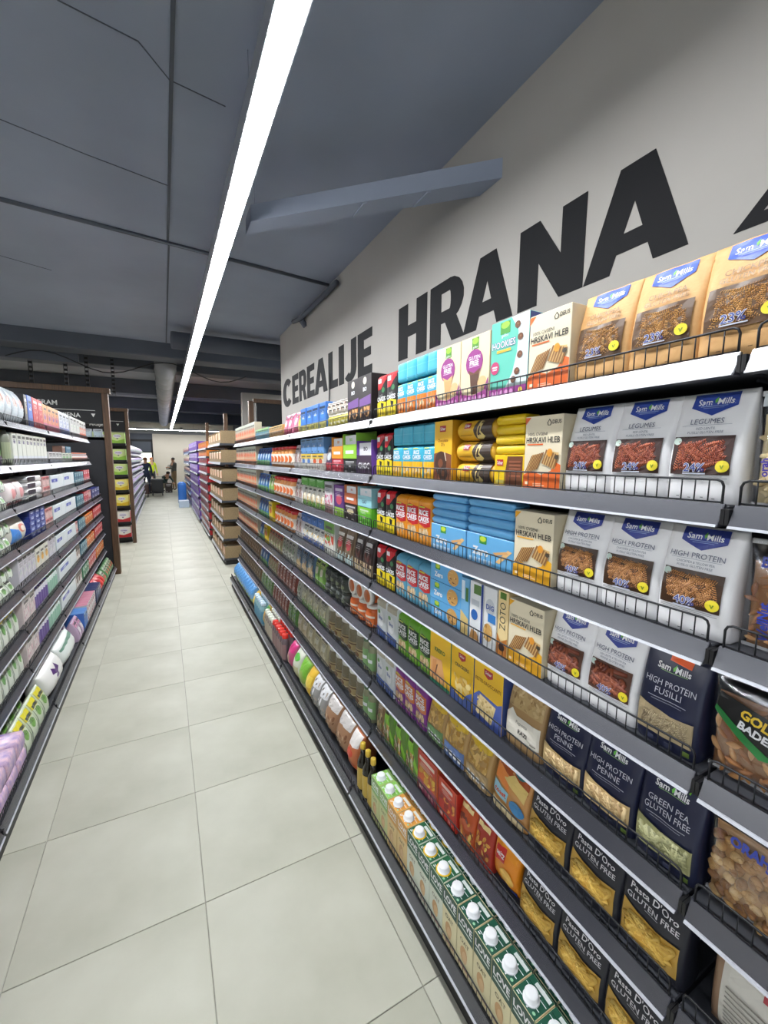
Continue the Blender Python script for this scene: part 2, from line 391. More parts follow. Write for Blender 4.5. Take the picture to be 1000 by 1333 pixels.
def letters():
    t = .30
    def arc(cx, cy, rx, ry, tx, ty, a0, a1, n=9):
        ps = []
        for k in range(n):
            b0 = radians(a0+(a1-a0)*k/n); b1 = radians(a0+(a1-a0)*(k+1)/n)
            ps.append([(cx+rx*cos(b0), cy+ry*sin(b0)), (cx+rx*cos(b1), cy+ry*sin(b1)), (cx+(rx-tx)*cos(b1), cy+(ry-ty)*sin(b1)), (cx+(rx-tx)*cos(b0), cy+(ry-ty)*sin(b0))])
        return ps
    R = lambda a, b, c, d: [(a, b), (c, b), (c, d), (a, d)]
    G = {}
    G['I'] = [R(0, 0, 1, 1)]
    G['L'] = [R(0, 0, .46, 1), R(0, 0, 1, .21)]
    G['E'] = [R(0, 0, .44, 1), R(0, 0, 1, .2), R(0, .8, 1, 1), R(0, .41, .92, .60)]
    G['H'] = [R(0, 0, .35, 1), R(.65, 0, 1, 1), R(.3, .39, .7, .6)]
    G['N'] = [R(0, 0, .33, 1), R(.67, 0, 1, 1), [(0, 1), (.33, 1), (1, 0), (.67, 0)]]
    G['A'] = [[(0, 0), (.29, 0), (.62, 1), (.34, 1)], [(1, 0), (.71, 0), (.38, 1), (.66, 1)], R(.25, .18, .75, .36)]
    G['R'] = [R(0, 0, .34, 1), R(.3, .81, .58, 1), R(.3, .33, .58, .52), [(.42, .40), (.76, .40), (1, 0), (.66, 0)]] + arc(.58, .665, .38, .335, .34, .19, -90, 90)
    G['J'] = [R(.56, .3, 1, 1)] + arc(.5, .31, .5, .325, .44, .2, 180, 360)
    G['J'] = [R(.56, .28, 1, 1)] + arc(.46, .30, .54, .31, .44, .2, 215, 360)
    G['C'] = arc(.56, .5, .56, .515, .38, .22, 42, 318, 18)
    return G

def strip_lamp(x, z, y0, y1, label, rot=None):
    t = empty('linear_ceiling_lamp', (x, (y0+y1)/2, z) if not rot else (rot[0], rot[1], z), pi/2 if rot else 0, label=label, cat='ceiling lamp')
    hy = (y1-y0)/2
    mb = MB(); mb.box(-.042, -hy, .012, .042, hy, .075, M_ALU); mb.box(-.042, -hy, -.001, -.036, hy, .012, M_ALU); mb.box(.036, -hy, -.001, .042, hy, .012, M_ALU); obj('housing', mb, t)
    mb = MB(); mb.box(-.036, -hy+.003, -.0055, .036, hy-.003, .011, emit('lamp_diffuser', (.95, .975, 1, 1), STRIP_POWER)); obj('diffuser', mb, t)
    n = int((y1-y0)/3)
    for k in range(n):
        mb = MB(); yy = -hy+1.5+3*k
        if y0+1.5+3*k < 6.3 and not rot: mb.tube([(0, yy, .075), (0, yy, 3.131-z)], .0009, M_CEIL, 4)
        else: mb.tube([(0, yy, .075), (0, yy, 3.45-z)], .0025, M_BLK, 4)
        obj('suspension_wire', mb, t)

# ================================================================ SHELVING
ZR = [1.803, 1.562, 1.323, 1.080, .837, .601, .352, .096]
ZL = [1.835, 1.579, 1.336, 1.096, .848, .601, .357, .096]
def guard_mesh(W, hgt=.038):
    mb = MB(); h = W/2-.012; r = .0022
    mb.tube([(0, -h, -.012), (0, -h, hgt-.010), (0, -h+.003, hgt-.003), (0, -h+.010, hgt), (0, h-.010, hgt), (0, h-.003, hgt-.003), (0, h, hgt-.010), (0, h, -.012)], r, M_WIRE, 5)
    mb.tube([(0, -h, .001), (0, h, .001)], .0014, M_WIRE, 4)
    n = int(round(2*h/.0212))
    for k in range(1, n): y = -h+2*h*k/n; mb.tube([(0, y, 0), (0, y, hgt)], .0013, M_WIRE, 4)
    return mb.mesh('wire_guard')
_gm = {}
def shelf_meshes(W, depth):
    """shelf board, price rail, clear channel, wire guard; front at x=0, facing -x; local z=0 is the rail's lower edge"""
    k = (round(W, 3), depth)
    if k in _gm: return _gm[k]
    h = W/2
    a = MB(); a.box(.0226, -h+.003, .006, depth, h-.003, .034, M_SHELF, bev=.002); a.box(.004, -h+.0005, .004, .03, -h+.006, .03, M_BLK); a.box(.004, h-.006, .004, .03, h-.0005, .03, M_BLK)
    b = MB(); e = h-.007
    b.prism([(0, 0), (.0185, .037), (.0225, .037), (.0225, 0)], -e, e, M_RAIL, 'y')
    c = MB(); e2 = e-.001
    c.prism([(-.0012, .0030), (.0162, .0375), (.0175, .0375), (.0001, .0030)], -e2, e2, M_STRIP, 'y')
    c.prism([(-.0040, 0), (-.0022, .004), (.002, .004), (.002, 0)], -e2, e2, M_LIP, 'y')  # pale lip colour paints in the channel's bright edge highlight
    _gm[k] = (a.mesh('shelf'), b.mesh('price_rail'), c.mesh('price_channel'), guard_mesh(W))
    return _gm[k]
def bay(side, y0, y1, zs, xf, xb, label, rows=range(8), topz=2.0, depth=.47):
    """one shelving bay; side +1 = right (faces -x), -1 = left (faces +x)"""
    W = y1-y0; yc = (y0+y1)/2
    t = empty('shelving_bay', (side*xf, yc, 0), 0 if side > 0 else pi, label=label, cat='shelving', group='bays of the %s-hand shelving' % ('right' if side > 0 else 'left'))
    db = depth + (xf-xb)
    mb = MB(); mb.box(depth, -W/2+.002, .09, depth+.02, W/2-.002, topz, M_BACK); obj('back_panel', mb, t)
    for s in (-1, 1):
        mb = MB(); mb.box(depth-.03, s*(W/2-.002), .0, depth+.02, s*(W/2-.028), topz, M_SHELF); obj('upright', mb, t)
    for i in rows:
        if i == 7: continue
        a, b, c, g = shelf_meshes(W, depth)
        s = link('shelf', a, t, (0, 0, zs[i]))
        link('price_rail', b, s); link('price_channel', c, s); link('wire_guard', g, s, (.0195, 0, .0385))
        for q in (-1, 1):
            mb = MB(); y = q*(W/2-.022)
            mb.prism([(depth, -.014), (depth, .006), (.12, .006), (.12, .002)], y-.002, y+.002, M_SHELF, 'y'); obj('bracket', mb, s)
    if 7 in rows:
        a, b, c, g = shelf_meshes(W, db)
        s = link('base_deck', a, t, (xb-xf, 0, zs[7]))
        link('price_rail', b, s); link('price_channel', c, s); link('wire_guard', g, s, (.0195, 0, .0385))
        mb = MB(); mb.box(xb-xf+.022, -W/2+.001, 0, xb-xf+.034, W/2-.001, zs[7]+.008, M_BLK); obj('kick_plate', mb, t)
    return t
def build_shelving():
    nm = ['nearest the camera', 'second from the camera', 'third from the camera', 'fourth from the camera', 'at the far end']
    for k in range(5):
        y0 = .3425+1.33*(k-1); bay(1, y0, y0+1.33, ZR, .797, .694, 'charcoal metal shelving bay of the right row, %s' % nm[k])
    nm = ['nearest to the camera at the left edge', 'second from the camera', 'third from the camera', 'fourth from the camera', 'last full height one']
    for k in range(5):
        y0 = 1.115+1.008*k; bay(-1, y0, y0+1.008, ZL, .768, .667, 'charcoal metal shelving bay of the left row, %s' % nm[k])
    bay(-1, 6.155, 6.93, ZL, .768, .667, 'low charcoal end bay of the left row before the wooden post', rows=(3, 4, 5, 6, 7), topz=1.72)
# ================================================================ PRODUCT BUILDERS
class Pr:
    def __init__(s, body, parts, w, h, d, name, cat):
        s.body = body; s.parts = parts; s.w = w; s.h = h; s.d = d; s.name = name; s.cat = cat
        s.off = .017 if any(q[0] == 'film' for q in parts) else .010 if any(q[0] == 'pasta_pieces' for q in parts) else .007 if cat in ('snack', 'biscuits') else .008 if name in ('bread_bag', 'bread_pack', 'snack_bag', 'tissue_pack', 'pouch', 'grain_bag') or cat in ('bag', 'tissues') else .002
def flat_surf(w, d, h): return lambda u, v, e=0: ((u-.5)*w, -d/2-e, v*h)
def P_box(w, d, h, base, front=(), side=None, top=None, name='carton', cat='box', rough=.4, back=None):
    mb = MB(); mb.box(-w/2, -d/2, 0, w/2, d/2, h, M(base, rough), bev=.0012); me = mb.mesh(name)
    for key, c in (('s', side), ('t', top)):
        if c:
            me.materials.append(M(c, rough)); k = len(me.materials)-1
            for p in me.polygons:
                n = p.normal
                if (key == 's' and abs(n.x) > .8) or (key == 't' and n.z > .8): p.material_index = k
    parts = [('printed_front', decal_mesh('printed_front', flat_surf(w, d, h), w, h, front, rough=rough), None)] if front else []
    return Pr(me, parts, w, h, d, name, cat)

def bag_surf(w, d, h, prof, n, seed=1, amp=.0012):
    rg = random.Random(seed); ph = [rg.uniform(0, 6.28) for _ in range(6)]
    def yf(x, v):
        a, b = prof(v); t = min(1, abs(x)/max(a, 1e-6)); return b*(1-t**n)**(1.0/n), t
    def wr(x, v, t): return amp*(sin(38*x/.12+9*v+ph[0])+.8*sin(23*v+14*x/.12+ph[1])+.7*sin(15*x/.12-31*v+ph[2]))*(1-t**4)*min(1, 12*v)*(.45+.55*v)
    def front(u, v, e=0):
        a, b = prof(v); x = (2*u-1)*a; y, t = yf(x, v); return (x, -y-wr(x, v, t)-e, v*h)
    def back(u, v, e=0):
        a, b = prof(v); x = (2*u-1)*a; y, t = yf(x, v); return (x, y+wr(-x, v, t)*.6+e, v*h)
    return front, back
def grid_surf(front, vs):
    """the modelled (faceted) front of a bag, so that print follows the mesh exactly"""
    us = [(t+1)/2 for t in TS]
    P = [[front(u, v) for u in us] for v in vs]
    def loc(x, xs):
        x = min(max(x, xs[0]), xs[-1]); i = 0
        while i < len(xs)-2 and x > xs[i+1]: i += 1
        return i, (x-xs[i])/(xs[i+1]-xs[i])
    def f(u, v, e=0):
        i, s = loc(u, us); j, t = loc(v, vs)
        a, b, c, d = P[j][i], P[j][i+1], P[j+1][i], P[j+1][i+1]
        q = [(a[k]*(1-s)+b[k]*s)*(1-t)+(c[k]*(1-s)+d[k]*s)*t for k in range(3)]
        return (q[0], q[1]-e, q[2])
    return f
TS = [-1, -.985, -.93, -.82, -.62, -.38, -.13, .13, .38, .62, .82, .93, .985, 1]
def bag_mesh(front, back, vs, mat, name, e=0.0):
    rings = []
    for v in vs: rings.append([front((t+1)/2, v, e) for t in TS]+[back((t+1)/2, v, e) for t in reversed(TS[1:-1])])
    return MB().loft(rings, mat).mesh(name)
def stand_prof(w, d): 
    def prof(v):
        k = 1-max(0, (v-.30)/.70)**1.7*.93
        if v < .06: k *= .90+.10*v/.06
        return (w/2*(1-.015*v)*(.985+.015*min(1, v/.05)), max(d/2*k, .0016))
    return prof
def pillow_prof(w, d, low=.42):
    def prof(v):
        q = v**.9 if v < low else v
        s = max(0.0, sin(pi*min(1, max(0, (v-.035)/.93))))**.55
        s *= 1.0 + .25*(low-v)
        return (w/2*(.97+.03*abs(2*v-1)**2), max(d/2*s, .0012))
    return prof
VS_ST = [0, .012, .04, .09, .16, .25, .34, .43, .52, .61, .70, .78, .85, .91, .95, .975, 1]
VS_PI = [0, .02, .04, .06, .09, .14, .21, .30, .40, .50, .60, .70, .79, .86, .91, .94, .96, .98, 1]

def pasta_stuff(surf, w, h, rect, kind, cols, n, seed, L=.034, r=.0050):
    rg = random.Random(seed); mb = MB(); u0, v0, u1, v1 = rect
    def mp(x, z, o): return surf(x/w+.5, z/h, .0016+o)
    for i in range(n):
        a = rg.uniform(0, pi); l = L*rg.uniform(.75, 1.1); m = M(rg.choice(cols), .5)
        hx = l/2*abs(cos(a))+r; hz = l/2*abs(sin(a))+r
        X0, X1, Z0, Z1 = (u0-.5)*w+hx, (u1-.5)*w-hx, v0*h+hz, v1*h-hz
        cx = rg.uniform(X0, X1) if X1 > X0 else (X0+X1)/2; cz = rg.uniform(Z0, Z1) if Z1 > Z0 else (Z0+Z1)/2
        ca, sa = cos(a), sin(a); lift = rg.uniform(0, .001); K = 8
        if kind == 'fusilli':
            K = 9; pit = l/K; sl = pit*.55*(1 if i % 2 else -1)
            Q = lambda s, p, o: mp(cx+s*ca-p*sa, cz+s*sa+p*ca, o+lift)
            dk = M(tuple(int(c*.52) for c in rg.choice(cols)), .6)
            mb.add([Q(-l/2, -r*.8, .0006), Q(l/2, -r*.8, .0006), Q(l/2, r*.8, .0006), Q(-l/2, r*.8, .0006)], [(0, 1, 2, 3)], dk)
            for k in range(K):
                s = -l/2+pit*(k+.5); w_ = pit*.36; rr = r*(1 if 0 < k < K-1 else .8)
                mb.add([Q(s-w_-sl, -rr, .0008), Q(s+w_-sl, -rr, .0008), Q(s-w_*.3, 0, .0040), Q(s+w_*.6, 0, .0036), Q(s-w_+sl, rr, .0008), Q(s+w_+sl, rr, .0008)], [(0, 1, 3, 2), (2, 3, 5, 4)], m)
        else:
            rings = []
            for s in (-l/2, l/2):
                rings.append([mp(cx+(s+r*.8*cos(b))*ca-r*sin(b)*sa, cz+(s+r*.8*cos(b))*sa+r*sin(b)*ca, .002+lift+r*.7*cos(b)) for b in [q*pi/3 for q in range(6)]])
            mb.loft(rings, m)
    return mb.mesh('pasta_pieces')
def nut_stuff(surf, w, h, rect, kind, cols, seed, size=.020):
    rg = random.Random(seed); mb = MB(); u0, v0, u1, v1 = rect
    nx = max(2, int((u1-u0)*w/(size*.72))); nz = max(2, int((v1-v0)*h/(size*.62)))
    for j in range(nz):
        for i in range(nx):
            u = u0+(u1-u0)*(i+.5+rg.uniform(-.4, .4))/nx; v = v0+(v1-v0)*(j+.5+rg.uniform(-.4, .4))/nz
            c = Vector(surf(u, v, rg.uniform(-.002, .003))); m = M(rg.choice(cols), .45)
            rot = Matrix.Rotation(rg.uniform(0, pi), 3, 'Y') @ Matrix.Rotation(rg.uniform(-.5, .5), 3, 'X')
            s = size*rg.uniform(.85, 1.1)
            if kind == 'almond':
                rings = [[rot @ Vector((s*.5*(2*t-1), s*q*.30*cos(b), s*q*.30*.6*sin(b))) + c for b in [k*pi/4 for k in range(8)]] for t, q in ((0, .08), (.12, .6), (.4, 1), (.65, .85), (.88, .4), (1, .05))]
                mb.loft([[tuple(p) for p in r] for r in rings], m)
            elif kind == 'cashew':
                pts = [c + rot @ Vector((s*.42*cos(b), 0, s*.42*sin(b)-s*.2)) for b in [radians(k) for k in (15, 50, 90, 130, 165)]]
                mb.tube(pts, [s*.10, s*.21, s*.24, s*.20, s*.09], m, 7)
            else:
                mb.ellips(c, s*.5, s*.32, s*.38, m, 7, 4, rot)
                mb.ellips(c+rot @ Vector((s*.2, -s*.16, s*.12)), s*.26, s*.2, s*.2, m, 6, 4, rot)
                mb.ellips(c+rot @ Vector((-s*.22, -s*.14, -s*.05)), s*.22, s*.2, s*.24, m, 6, 4, rot)
    return mb.mesh('nut_pieces')

def P_stand(w, d, h, base, front=(), pasta=None, name='pasta_bag', cat='bag', seed=1, amp=.0012, rough=.38, n=6, extra=()):
    fr, bk = bag_surf(w, d, h, stand_prof(w, d), n, seed, amp)
    m = base if isinstance(base, bpy.types.Material) else M(base, rough)
    body = bag_mesh(fr, bk, VS_ST, m, name); fr = grid_surf(fr, VS_ST)
    parts = []
    if front: parts.append(('printed_front', decal_mesh('printed_front', fr, w, h, front, 12, 16, .0013, rough), None))
    for i, p in enumerate(pasta or ()): parts.append(('pasta_pieces', pasta_stuff(fr, w, h, *p), 'stuff'))
    for nm, sp, ee in extra: parts.append((nm, decal_mesh(nm, fr, w, h, sp, 12, 16, ee, rough), None))
    return Pr(body, parts, w, h, d, name, cat)
def P_pillow(w, d, h, base, front=(), nuts=None, film_=False, name='nut_bag', cat='bag', seed=1, amp=.0014, rough=.3, n=2.6, crimp=None, low=.42):
    fr, bk = bag_surf(w, d, h, pillow_prof(w, d, low), n, seed, amp)
    m = base if isinstance(base, bpy.types.Material) else M(base, rough)
    parts = []
    if film_:
        f2, b2 = bag_surf(w*.92, d*.8, h*.80, pillow_prof(w*.92, d*.8, low), n, seed, amp)
        body = bag_mesh(f2, b2, VS_PI, m, name); f2 = grid_surf(f2, VS_PI)
        if nuts: parts.append(('nut_pieces', nut_stuff(f2, w*.92, h*.8, *nuts), 'stuff'))
        off = .007
        parts.append(('film', bag_mesh(fr, bk, VS_PI, M_FILM, 'film', off), None))
    else:
        body = bag_mesh(fr, bk, VS_PI, m, name); off = 0
    fr = grid_surf(fr, VS_PI)
    if front: parts.append(('printed_front', decal_mesh('printed_front', fr, w, h, front, 12, 16, off+.0011, rough), None))
    if crimp:
        cm = MB()
        for (v0, v1) in ((.955, 1.0), (0, .03)):
            cm.box(-w/2, -.0022, v0*h, w/2, .0022, v1*h, M(crimp, .3))
        parts.append(('crimped_seam', cm.mesh('crimped_seam'), None))
    return Pr(body, parts, w, h, d, name, cat)
def cyl_surf(r, h, span=150): 
    def f(u, v, e=0):
        a = radians((u-.5)*span); return ((r+e)*sin(a), -(r+e)*cos(a), v*h)
    return f
def P_jar(r, h, content, lid, label=None, front=(), name='jar', cat='jar', glass=True, n=14, span=160):
    mb = MB(); hh = h*.86
    mb.lathe([(r*.80, .001), (r*.95, .004), (r*.96, hh*.86), (r*.78, hh*.97), (r*.76, hh)], M(content, .45) if not isinstance(content, bpy.types.Material) else content, n)
    body = mb.mesh(name); parts = []
    if glass:
        g = MB(); g.lathe([(r*.86, 0), (r, .006), (r, hh*.86), (r*.84, hh*.97), (r*.82, hh+.002)], M_GLASS, n); parts.append(('glass', g.mesh('glass'), None))
    l = MB(); l.lathe([(r*.86, hh), (r*.88, hh+.003), (r*.88, h-.003), (r*.82, h)], M(lid, .35), n); parts.append(('lid', l.mesh('lid'), None))
    if label: front = [('r', 0, .14, 1, .66, label)]+list(front)
    if front: parts.append(('label_print', decal_mesh('label_print', cyl_surf(r, h, span), 2*r*1.35, h, front, 8, 0, .0006), None))
    return Pr(body, parts, 2*r, h, 2*r, name, cat)
def P_bottle(r, h, col, cap, label=None, front=(), neck=.36, sh=.62, name='bottle', cat='bottle', glassy=.12, n=12, capr=None, top=.90):
    mb = MB(); nr = r*neck
    mb.lathe([(r*.85, 0), (r, .006), (r, h*sh), (r*.9, h*(sh+.05)), (nr*1.15, h*(sh+.16)), (nr, h*top)], M(col, glassy), n)
    body = mb.mesh(name); parts = []
    c = MB(); cr = capr or nr*1.12; c.lathe([(cr, h*top-.004), (cr*1.02, h*top), (cr, h-.002), (cr*.85, h)], M(cap, .3), n); parts.append(('cap', c.mesh('cap'), None))
    if label: front = [('r', 0, .10, 1, sh-.06, label)]+list(front)
    if front: parts.append(('label_print', decal_mesh('label_print', cyl_surf(r, h, 170), 2*r*1.4, h, front, 8, 0, .0006), None))
    return Pr(body, parts, 2*r, h, 2*r, name, cat)
def P_roll(w, r, base, front, name='biscuit_roll', cat='biscuits', seed=3):
    """horizontal wrapped roll: axis along x, twisted ends"""
    mb = MB(); rings = []
    for x, q in ((-.5, .10), (-.47, .55), (-.43, .88), (-.38, 1), (-.2, 1.02), (0, 1), (.2, 1.02), (.38, 1), (.43, .88), (.47, .55), (.5, .10)):
        rings.append([(x*w, -r*q*cos(b), r*1.03+r*q*sin(b)) for b in [k*2*pi/14 for k in range(14)]])
    mb.loft(rings, M(base, .35)); body = mb.mesh(name)
    def sf(u, v, e=0):
        a = radians(-75+150*v); return ((u-.5)*w*.86, -(r*1.02+e)*cos(a), r*1.03+(r*1.02+e)*sin(a))
    return Pr(body, [('printed_wrap', decal_mesh('printed_wrap', sf, w*.86, 2*r*1.3, front, 6, 10, .0008, .35), None)], w, 2.06*r, 2*r, name, cat)
def P_flat(w, d, h, base, front=(), name='wafer_pack', cat='biscuits', seed=2):
    """flat flow-wrapped pack lying down, crimped at both ends"""
    mb = MB(); rings = []
    for x, q, dd in ((-.5, .10, .9), (-.485, .16, .9), (-.47, .62, .96), (-.44, .95, 1), (-.15, 1, 1), (.15, .97, 1), (.44, .95, 1), (.47, .62, .96), (.485, .16, .9), (.5, .10, .9)):
        hh = h*q; zc = h*.48; D = d*dd
        rings.append([(x*w, -D/2, zc-hh*.28), (x*w, -D/2+.004, zc-hh*.48), (x*w, D/2-.004, zc-hh*.48), (x*w, D/2, zc-hh*.28), (x*w, D/2, zc+hh*.28), (x*w, D/2-.006, zc+hh*.5), (x*w, -D/2+.006, zc+hh*.5), (x*w, -D/2, zc+hh*.28)])
    mb.loft(rings, base if isinstance(base, bpy.types.Material) else M(base, .32)); body = mb.mesh(name)
    sf = lambda u, v, e=0: ((u-.5)*w, -d/2-e, v*h)
    return Pr(body, [('printed_front', decal_mesh('printed_front', sf, w, h, front, rough=.32), None)] if front else [], w, h, d, name, cat)
def P_slim(w, d, h, base, front=(), name='rice_cake_pack', cat='snack', fold=None, seed=4):
    """slim flow-wrapped pack with rounded edges and a folded top"""
    prof = lambda v: ((w/2*(.96+.04*min(1, v*20)) if v < .9 else w/2*(1-.10*(v-.9)/.1)), (d/2*(.93+.07*min(1, v*20)) if v < .90 else d/2*(1-.55*((v-.9)/.1)**2)))
    fr, bk = bag_surf(w, d, h, prof, 7, seed, .0005)
    SL = [0, .015, .04, .12, .3, .5, .7, .88, .92, .96, .985, 1]
    body = bag_mesh(fr, bk, SL, M(base, .33), name); fr = grid_surf(fr, SL)
    parts = [('printed_front', decal_mesh('printed_front', fr, w, h, front, 6, 12, .0008, .33), None)] if front else []
    if fold:
        f = MB(); f.box(-w*.45, -d*.22, h-.002, w*.45, d*.20, h+.004, M(fold, .33), bev=.001); parts.append(('folded_end', f.mesh('folded_end'), None))
    return Pr(body, parts, w, h, d, name, cat)
def P_drink(w, d, h, body_c, top_c, ring, front, topart=(), name='drink_carton', cat='carton'):
    mb = MB(); mb.box(-w/2, -d/2, 0, w/2, d/2, h, M(body_c, .35), bev=.0015); me = mb.mesh(name)
    me.materials.append(M(top_c, .3))
    for p in me.polygons:
        if p.normal.z > .8: p.material_index = 1
    parts = [('printed_front', decal_mesh('printed_front', flat_surf(w, d, h), w, h, front), None)]
    ts = lambda u, v, e=0: ((u-.5)*w, -d/2+v*d, h+e)
    if topart: parts.append(('printed_top', decal_mesh('printed_top', ts, w, d, topart), None))
    c = MB(); cy = -d*.12; r = .0165
    c.lathe([(r*1.28, h), (r*1.28, h+.003), (r*1.12, h+.004), (r*1.05, h+.0045), (r*1.05, h+.017), (r*.92, h+.0195), (r*.5, h+.020)], M((236, 238, 240), .3), 16, 0, cy); parts.append(('screw_cap', c.mesh('screw_cap'), None))
    if ring:
        g = MB(); g.lathe([(r*1.55, h+.0004), (r*1.55, h+.0024), (r*1.3, h+.0026)], M(ring, .3), 16, 0, cy); parts.append(('cap_ring', g.mesh('cap_ring'), None))
    f = MB(); f.box(-w*.42, d*.22, h, w*.42, d*.26, h+.0035, M(top_c, .3)); f.box(-w*.22, d*.27, h, w*.42, d*.42, h+.0016, M((214, 218, 216), .35)); parts.append(('sealed_flap', f.mesh('sealed_flap'), None))
    return Pr(me, parts, w, h+.02, d, name, cat)
# ================================================================ PRODUCT CATALOGUE
WH = (232, 233, 236); BK = (24, 24, 28); CR = (226, 214, 186); RED = (196, 36, 44); YEL = (240, 204, 36); ORA = (226, 120, 36); NAVY = (36, 40, 66)
BLU = (56, 120, 200); SKY = (112, 178, 222); GRN = (86, 160, 56); LIM = (150, 204, 66); PUR = (112, 52, 130); PNK = (222, 110, 150); TEAL = (46, 150, 176); BRN = (112, 74, 46); TAN = (206, 170, 112)
FUS_D = [(190, 138, 70), (170, 118, 56), (210, 160, 92), (150, 102, 48)]
FUS_R = [(146, 62, 36), (168, 80, 46), (122, 48, 30), (184, 100, 62)]
FUS_B = [(172, 118, 64), (150, 98, 50), (194, 140, 84), (130, 82, 42)]
PEN_B = [(128, 66, 46), (150, 84, 58), (108, 54, 40)]
PEN_Y = [(222, 180, 84), (232, 196, 104), (206, 160, 66), (214, 172, 76)]
PEN_G = [(150, 134, 104), (170, 154, 120), (132, 116, 90)]
NOO = [(196, 168, 120), (214, 188, 140), (170, 140, 96)]

def brand_pent(col, txt=WH):
    return [('p', [(.20, .985), (.80, .985), (.80, .865), (.50, .785), (.20, .865)], col), ('t', 'Sam', .365, .912, .055, txt, .19, .015), ('t', 'Mills', .635, .912, .055, txt, .22, .015),
            ('p', [(.485, .925), (.52, .955), (.525, .91), (.50, .895)], (110, 180, 80)), ('r', .32, .868, .68, .874, (150, 170, 215)), ('r', .36, .852, .64, .858, (130, 150, 205))]
def pct(t, v=.32): return [('t', t, .44, v, .074, (214, 216, 228), .36, .045), ('t', t, .44, v, .074, (58, 74, 150), .34, .0), ('r', .30, v-.062, .60, v-.05, (196, 200, 214)), ('c', .80, v+.01, .085, .052, (226, 208, 50)), ('t', 'v', .80, v+.012, .05, (120, 140, 40), .1, .02)]
def k_chickpea(seed):
    f = brand_pent((62, 92, 190))+[('t', 'CHICKPEA', .5, .725, .050, (140, 106, 66), .70, .012), ('t', 'GLUTEN FREE', .5, .660, .044, (142, 110, 70), .66, .01), ('r', .10, .235, .90, .605, (84, 56, 28)),
        ('r', .28, .06, .33, .066, (96, 70, 40)), ('r', .45, .05, .50, .056, (96, 70, 40)), ('r', .62, .06, .67, .066, (96, 70, 40))]
    return P_stand(.122, .085, .193, M_KRAFT, f, [((.11, .24, .89, .60), 'fusilli', FUS_D, 64, seed)], name='pasta_bag', seed=seed, extra=[('printed_badge', pct('23%'), .0070)])
def k_white(t1, t2, cols, kind, pc, seed, pent, dark):
    f = brand_pent(pent)+[('t', t1, .47, .735, .048, (98, 104, 126), .74), ('r', .14, .698, .80, .701, (150, 154, 170)), ('t', t2[0], .48, .670, .022, (120, 124, 140), .5), ('t', t2[1], .48, .635, .022, (120, 124, 140), .68),
        ('r', .09, .255, .88, .60, dark), ('r', .10, .222, .86, .226, (150, 152, 160)), ('r', .10, .238, .80, .242, (150, 152, 160)), ('c', .14, .56, .055, .034, (196, 214, 204)),
        ('r', .22, .05, .26, .056, (70, 72, 80)), ('r', .38, .042, .42, .048, (70, 72, 80)), ('r', .55, .05, .59, .056, (70, 72, 80)), ('r', .70, .042, .74, .048, (70, 72, 80))]
    return P_stand(.122, .085, .193, (240, 239, 241), f, [((.10, .26, .87, .595), kind, cols, 62 if kind == 'fusilli' else 50, seed)], seed=seed, extra=[('printed_badge', pct(pc), .0070)])
def k_navy(t, sticker, cols, kind, seed, low=.34, sub=1):
    f = [('p', [(.40, .975), (.76, .965), (.74, .83), (.40, .85)], sticker), ('t', 'Sam', .34, .785, .058, WH, .22, .02), ('t', 'Mills', .64, .785, .058, WH, .26, .02), ('p', [(.48, .79), (.53, .83), (.525, .78), (.50, .76)], (110, 190, 80)), ('r', .30, .745, .72, .75, (150, 190, 130)),
        ('t', t[0], .5, .635, .056, (206, 208, 220), .78), ('t', t[1], .5, .555, .06, (206, 208, 220), .7), ('r', .2, .485, .8, .491, (176, 180, 196)), ('r', .26, .462, .74, .467, (150, 154, 174)),
        ('p', [(.06, .42), (.30, .385), (.60, .36), (.93, .37), (.93, .13), (.06, .13)], cols[0]), ('r', .25, .05, .37, .10, (56, 60, 84)), ('r', .55, .05, .67, .10, (56, 60, 84)), ('r', .82, .05, .92, .10, (90, 110, 50))]
    return P_stand(.125, .085, .20, NAVY, f, [((.08, .14, .92, .37), kind, cols, 60, seed)], seed=seed, rough=.32, amp=.0016)
def k_pasta(seed):
    f = [('t', "Pasta D'Oro", .5, .70, .066, (222, 222, 226), .84, .012), ('t', 'GLUTEN FREE', .5, .605, .058, (206, 206, 212), .80, .01), ('r', .40, .555, .60, .562, (160, 160, 168)),
         ('p', [(.08, .53), (.30, .48), (.60, .46), (.92, .48), (.92, .14), (.08, .14)], (190, 150, 66)), ('r', .2, .06, .3, .10, (64, 66, 78)), ('r', .46, .06, .56, .10, (64, 66, 78)), ('r', .72, .06, .82, .10, (64, 66, 78))]
    return P_stand(.125, .075, .19, (36, 37, 47), f, [((.09, .15, .91, .47), 'penne', PEN_Y, 70, seed)], seed=seed, rough=.34, amp=.0016)
